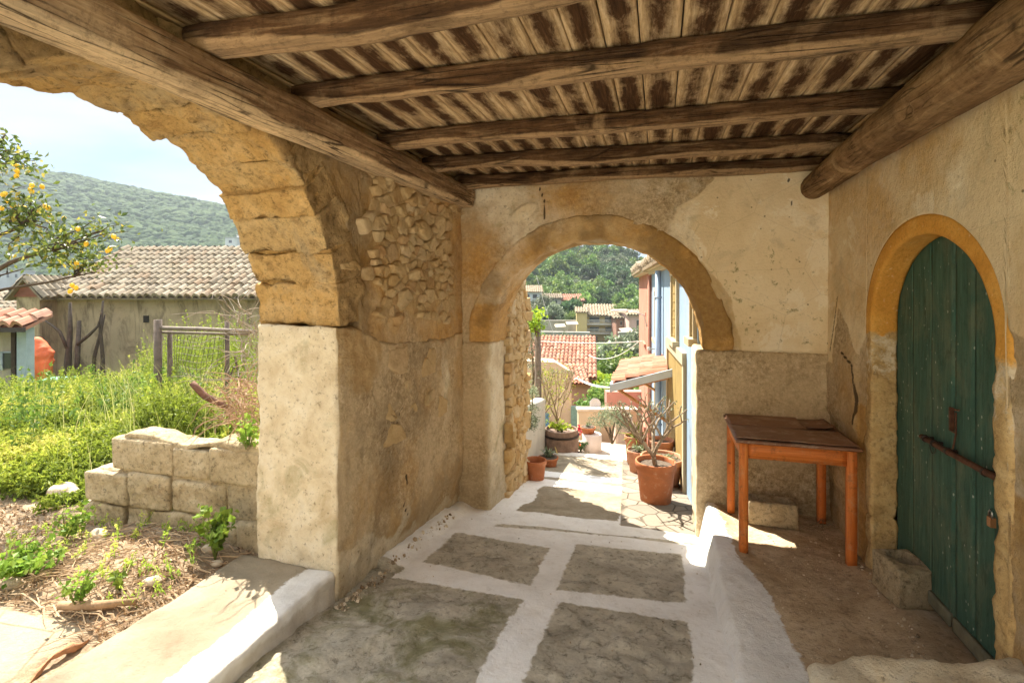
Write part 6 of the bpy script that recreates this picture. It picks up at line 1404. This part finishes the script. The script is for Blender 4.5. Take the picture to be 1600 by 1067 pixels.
mb = MB(); mb.box(.60, .9, -.04, .06, -2.3, -1.7, frame(860, 15, 0)); mb.build('door', simple('teal_door', (.16, .27, .24)), bg)
rw_ = empty('rose_garden_wall', at(975, 450, 14), 'garden wall with a rose painted top behind the olive tree', 'wall'); T = frame(948, 14, 0, 0); mb = MB(); mb.box(0, 1.3, 0, .3, -6, -1.62, T); mb.build('wall_body', BEI, rw_); mb = MB(); mb.box(-.004, 1.304, -.008, .308, -1.618, -1.08, T); mb.build('painted_band', PK2, rw_)
rg = empty('roadside_pillar', at(975, 450, 10.6), 'squat pinkish masonry pillar behind the olive tree trunk', 'pillar'); T = frame(962, 10.6, 0, 0); V, F, L = block((.36, .3, 1.4), .05, lambda a, b, c: tuple(np.array([tv(T, x_, y_, z_) for x_, y_, z_ in zip(a, b, -2.3+c)]).T), lambda V, N, L: fbm(V, 4, 3, 3)*.02, .02); mesh('pillar_body', V, F, plaster('pillar_wash', (.50, .36, .29), (.3, .22, .18), .4), rg)
# valley houses
VG = 'houses in the valley beyond the lane'
YEL = plaster('yellow_wash', (.50, .39, .19), (.4, .3, .2), .2, .15); ORA = plaster('orange_wash', (.64, .30, .14), (.5, .3, .2), .2, .15); GREYW = plaster('grey_wash', (.42, .39, .35), (.3, .27, .24), .3, .15); ROSE = plaster('rose_far', (.58, .38, .34), (.4, .3, .27), .2, .15); PALE = plaster('pale_far', (.55, .58, .60), (.4, .4, .4), .2, .15)
def zz(py, d): return 1.75+(450-py)/802*d
def far(name, px0, px1, yt, yr, yb, d, depth, wm, tm, label, wins, rot=0):
    r_, T, w = house(name, px0, px1, d, zz(yb, d)-4, zz(yt, d), zz(yr, d), depth, wm, tm, label, rot, .55, .7, [(a, b, zz(q, d), zz(p, d)) for a, b, p, q in wins], .5, int(px0)); r_['group'] = VG; return r_, T, w
r_, T, w = far('yellow_house', 917, 963, 492, 478, 550, 98, 9, YEL, T_TAN, 'yellow two storey house with balconies in the valley', [(.08, .42, 495, 503), (.6, .92, 495, 503), (.1, .4, 511, 517), (.62, .9, 511, 517), (.1, .35, 525, 540)], -6)
for (p, q) in ((504, 507), (518, 521)):
    mb = MB(); mb.box(-.1, w+.2, -1.1, -.0, zz(q, 98), zz(p+1.5, 98), T); bb = mb.build('balcony', WHITE, r_); mb = MB()
    for k in range(25): mb.box(k*w/24-.03, k*w/24+.03, -1.1, -1.04, zz(p+1.4, 98), zz(p-4, 98), T)
    mb.box(-.1, w+.2, -1.12, -1.03, zz(p-4, 98), zz(p-4.8, 98), T); mb.build('railing', simple('rail_grey', (.45, .45, .42)), bb)
r_, T, w = house('yellow_annexe', 901, 917, 96, zz(560, 96), zz(488, 96), zz(482, 96), 6, YEL, T_TAN, 'plain yellow annexe at the left of the balconied house', -6, .55, .7, [], .3, 5); r_['group'] = VG
far('orange_house', 876, 912, 470, 461, 492, 128, 9, ORA, T_RED, 'orange house with a red roof and arcaded balcony in the valley', [(.15, .38, 476, 484), (.5, .68, 476, 484), (.78, .95, 476, 484)], 4)
far('stone_house', 851, 877, 466, 460, 500, 124, 8, GREYW, T_OLD, 'grey stone house with two arched windows left of the orange one', [(.35, .5, 469, 475), (.6, .75, 469, 475)])
far('pale_house', 812, 846, 456, 447, 480, 132, 9, PALE, T_TAN, 'pale blue grey house at the left edge of the archway view', [(.3, .45, 460, 466), (.6, .8, 460, 466)])
far('rose_house', 983, 1012, 492, 487, 525, 88, 7, ROSE, T_TAN, 'small rose house beside the pink house front in the valley', [(.4, .6, 500, 513)])
far('brown_hut', 963, 978, 497, 494, 515, 92, 5, plaster('hut_brown', (.30, .17, .13), (.2, .12, .1), .2, .15), T_OLD, 'dark reddish hut between the yellow and the rose house', [(.4, .6, 502, 508)])
for (p0, p1, yt, yb, d, lab, col) in ((846, 920, 520, 540, 82, 'long grey retaining wall below the yellow annexe', (.42, .39, .36)), (968, 1010, 521, 535, 70, 'low grey retaining wall below the rose house', (.36, .34, .31)), (838, 900, 502, 520, 104, 'grey terrace wall below the stone house', (.38, .35, .31))):
    T = frame(p0, d, 0, -8 if p0 == 846 else 0); mb = MB(); mb.box(0, (p1-p0)/802*d, 0, .6, zz(yb, d)-3, zz(yt, d), T); mb.box(-.1, (p1-p0)/802*d+.1, -.1, .7, zz(yt, d)+.002, zz(yt, d)+.2, T); tag(mb.build('retaining_wall', plaster('ret_%d' % p0, col, (.2, .18, .15), .3, .2)), lab, 'wall', 'retaining walls in the valley')
for (p0, p1, y_, d, lab) in ((868, 884, 511, 90, 'pale pitched awning left of the yellow annexe'), (886, 904, 507, 92, 'pale pitched awning touching the yellow annexe'), (972, 990, 518, 80, 'tiny white awning left of the rose house')):
    T = frame(p0, d, 0); w = (p1-p0)/802*d; z = zz(y_, d); mb = MB(); mb.add([tv(T, 0, 0, z), tv(T, w, 0, z+.1), tv(T, w, 2.5, z+.4), tv(T, 0, 2.5, z+.3), tv(T, 0, 0, z-.08), tv(T, w, 0, z+.02), tv(T, w, 2.5, z+.32), tv(T, 0, 2.5, z+.22)], [(0, 1, 2, 3), (7, 6, 5, 4), (0, 4, 5, 1), (1, 5, 6, 2), (2, 6, 7, 3), (3, 7, 4, 0)])
    for xx in (.1, w-.1): mb.box(xx-.05, xx+.05, .05, .15, z-3.4, z-.06, T)
    tag(mb.build('awning', simple('awning_cream', (.42, .35, .26), .8, .1, 1)), lab, 'awning', 'awnings in the valley')
# mid distance bushes and trees in the valley
MG = 'bushes and trees between the lane houses and the valley'
bush = make_far_tree('round', 31, L_OLIVE, 34, 60, 2.2, 2.0, .30, .4); bush2 = make_far_tree('round', 32, L_MID, 34, 60, 2.2, 2.0, .32, .4); bush3 = make_far_tree('round', 33, L_LIME, 34, 60, 2.0, 1.6, .26, .2)
bush.name = bush2.name = bush3.name = 'valley_bush'
first = {0: True, 1: True, 2: True}; bp_ = [bush, bush2, bush3]
for (k, px_, py_, d, s, lab) in ((0, 952, 572, 46, 1.45, 'tall grey green bush in front of the yellow house'), (1, 925, 590, 42, 1.0, 'mid green bush right of the long red roof'), (0, 985, 575, 40, 1.25, 'grey green bush left of the pink house, below the rose house'), (2, 935, 602, 30, .85, 'lime green bush catching the sun above the satellite dish'),
        (1, 968, 590, 34, .95, 'mid green bush above the salmon canopy'), (2, 912, 600, 31, .6, 'small lime bush beside the red lean-to'), (1, 945, 640, 17, .42, 'dense green creeper bush behind the satellite dish'), (1, 958, 625, 18, .40, 'leafy bush over the rose painted wall'), (0, 830, 505, 78, 1.0, 'grey green bush left of the grey retaining wall'), (0, 862, 490, 112, 1.3, 'pale green tree in front of the stone house'),
        (1, 895, 500, 108, .9, 'dark green tree under the orange house'), (0, 845, 478, 116, 1.4, 'olive tree under the pale blue grey house'), (1, 975, 488, 100, 1.1, 'green tree right of the yellow house roof'), (0, 880, 535, 74, .8, 'low bush along the top of the red tile roof'), (1, 845, 538, 70, .8, 'leafy bush beyond the wooden vine post'), (0, 1000, 545, 60, 1.3, 'rounded olive bush against the pink house corner'), (2, 908, 545, 60, .8, 'light green bush below the grey retaining wall')):
    o = bp_[k] if first[k] else bp_[k].copy()
    if not first[k]: COL.objects.link(o)
    first[k] = False; P = at(px_, py_, d); o.location = (P.x, P.y, P.z-s*1.3); o.scale = (s, s, s); o.rotation_euler = (0, 0, px_*.7); tag(o, lab, 'tree', MG)
# overhead cables
CB = simple('cable', (.55, .55, .53), .6, .1, 5, 0)
for (a, b, sag, lab) in (((838, 430, 20), (868, 530, 20), .1, 'thin cable slanting down across the wooded slope'), ((846, 533, 14), (1003, 533, 13), .05, 'level pale cable crossing above the long red roof'), ((920, 555, 16), (1000, 532, 12), .25, 'sagging pale cable rising to the pink house'), ((905, 592, 14), (1000, 601, 9), .12, 'clothes line sagging above the satellite dish'), ((900, 590, 13), (968, 604, 9), .1, 'second clothes line just above the satellite dish')):
    A_, B_ = at(*a), at(*b); mb = MB(); mb.tube([A_.lerp(B_, k/10)-Vector((0, 0, sag*4*(k/10)*(1-k/10))) for k in range(11)], .010, 4); tag(mb.build('overhead_cable', CB), lab, 'cable', 'cables over the lane')
def grit(name, pts, smin, smax, mat, label, seed):
    rs = np.random.RandomState(seed); P = np.array([(-1, 0, -.6), (.3, -1, -.6), (1, .2, -.6), (-.2, 1, -.6), (-.7, -.3, .5), (.4, -.5, .7), (.5, .5, .5), (-.3, .5, .6)]); FF = np.array([(0, 1, 5, 4), (1, 2, 6, 5), (2, 3, 7, 6), (3, 0, 4, 7), (4, 5, 6, 7), (3, 2, 1, 0)]); V = []; F = []; A = []
    for k, p in enumerate(pts):
        s = smin+(smax-smin)*rs.uniform()**3; an = rs.uniform(0, 6.28); R = np.array([[math.cos(an), -math.sin(an), 0], [math.sin(an), math.cos(an), 0], [0, 0, 1]]); V.append((P*(1+rs.normal(0, .2, P.shape))*s*.5) @ R.T+np.array(p)+[0, 0, s*.22]); F.append(FF+8*k); A.append(np.full(8, rs.uniform()))
    return tag(mesh(name, np.concatenate(V), np.concatenate(F), mat, None, {'v': np.concatenate(A)}, False), label, name.split('_')[-1], None, 'stuff')
m = Mat('grit', .95, .1); m.out(m.ramp(m.attr('v'), [(0, (.16, .12, .08)), (.5, (.42, .33, .22)), (1, (.66, .58, .45))])); GRIT = m.m
rs = np.random.RandomState(77); n = 240; Y = 2.45+1.6*rs.uniform(0, 1, n)**1.8; X = -1.735+np.abs(rs.normal(0, .035, n))+.015; P = np.stack([X, Y, fz(X, Y)], 1); grit('wall_foot_rubble', P, .005, .036, GRIT, 'crumbled mortar and small stones along the foot of the left wall', 3)
n = 260; X = rs.uniform(.62, 1.22, n); Y = rs.uniform(2.3, 4.4, n); grit('floor_grit', np.stack([X, Y, rz_(X, Y)], 1), .003, .014, GRIT, 'loose grit and crumbs on the raised concrete floor', 4)
n = 220; X = rs.uniform(-1.6, .3, n); Y = rs.uniform(1.7, 6.5, n); grit('lane_grit', np.stack([X, Y, fz(X, Y)], 1), .003, .012, GRIT, 'scattered grit and crumbs over the painted passage floor', 6)
n = 160; X = 1.20+np.abs(rs.normal(0, .04, n))*-1+.02; Y = rs.uniform(2.4, 3.9, n); grit('door_foot_grit', np.stack([X, Y, rz_(X, Y)], 1), .004, .022, GRIT, 'crumbs of stone gathered along the foot of the door', 8)
# ------------------------------------------------------------------ pale lane and house added unseen behind the viewer to bounce sunlight in
mb = MB(); mb.box(-9, 7, -9, -2.99, -.25, .03); o = mb.build('rear_bounce_lane', simple('rear_bounce_paving', (.78, .70, .58), .95, .15, 2)); o['kind'] = 'structure'
rh = empty('bounce_house', (0, -7.5, 0), 'unseen whitewashed house added behind the viewer to bounce sunlight into the passage', 'house'); CW = plaster('bounce_render', (.84, .74, .58), (.6, .52, .4), .2)
mb = MB(); mb.box(-8, 7, -9.5, -7.0, -.2, 5.2); mb.build('wall', CW, rh); mb = MB(); mb.box(-8.3, 7.3, -9.8, -6.7, 5.202, 5.4); mb.build('roof', T_RED, rh)
for x in (-4.5, -1.2, 2.4): mb = MB(); mb.box(x, x+.9, -7.03, -6.95, 1.1, 2.3); f = mb.build('window', GLASS, rh); mb = MB(); mb.box(x-.08, x+.98, -7.02, -6.9, 1.0, 1.09); mb.build('sill', WHITE, f)
# ------------------------------------------------------------------ air
m = bpy.data.materials.new('haze'); m.use_nodes = True; nt = m.node_tree; nt.nodes.clear(); ou = nt.nodes.new('ShaderNodeOutputMaterial'); pv = nt.nodes.new('ShaderNodeVolumePrincipled')
pv.inputs['Color'].default_value = (.80, .88, 1, 1); pv.inputs['Density'].default_value = .00030; pv.inputs['Anisotropy'].default_value = -.1; nt.links.new(pv.outputs[0], ou.inputs['Volume'])
if HAZE:
    mb = MB(); mb.box(-1000, 1000, -1000, 1000, -40, 235); tag(mb.build('haze', m), 'pale summer haze over the valley', 'haze', None, 'stuff')
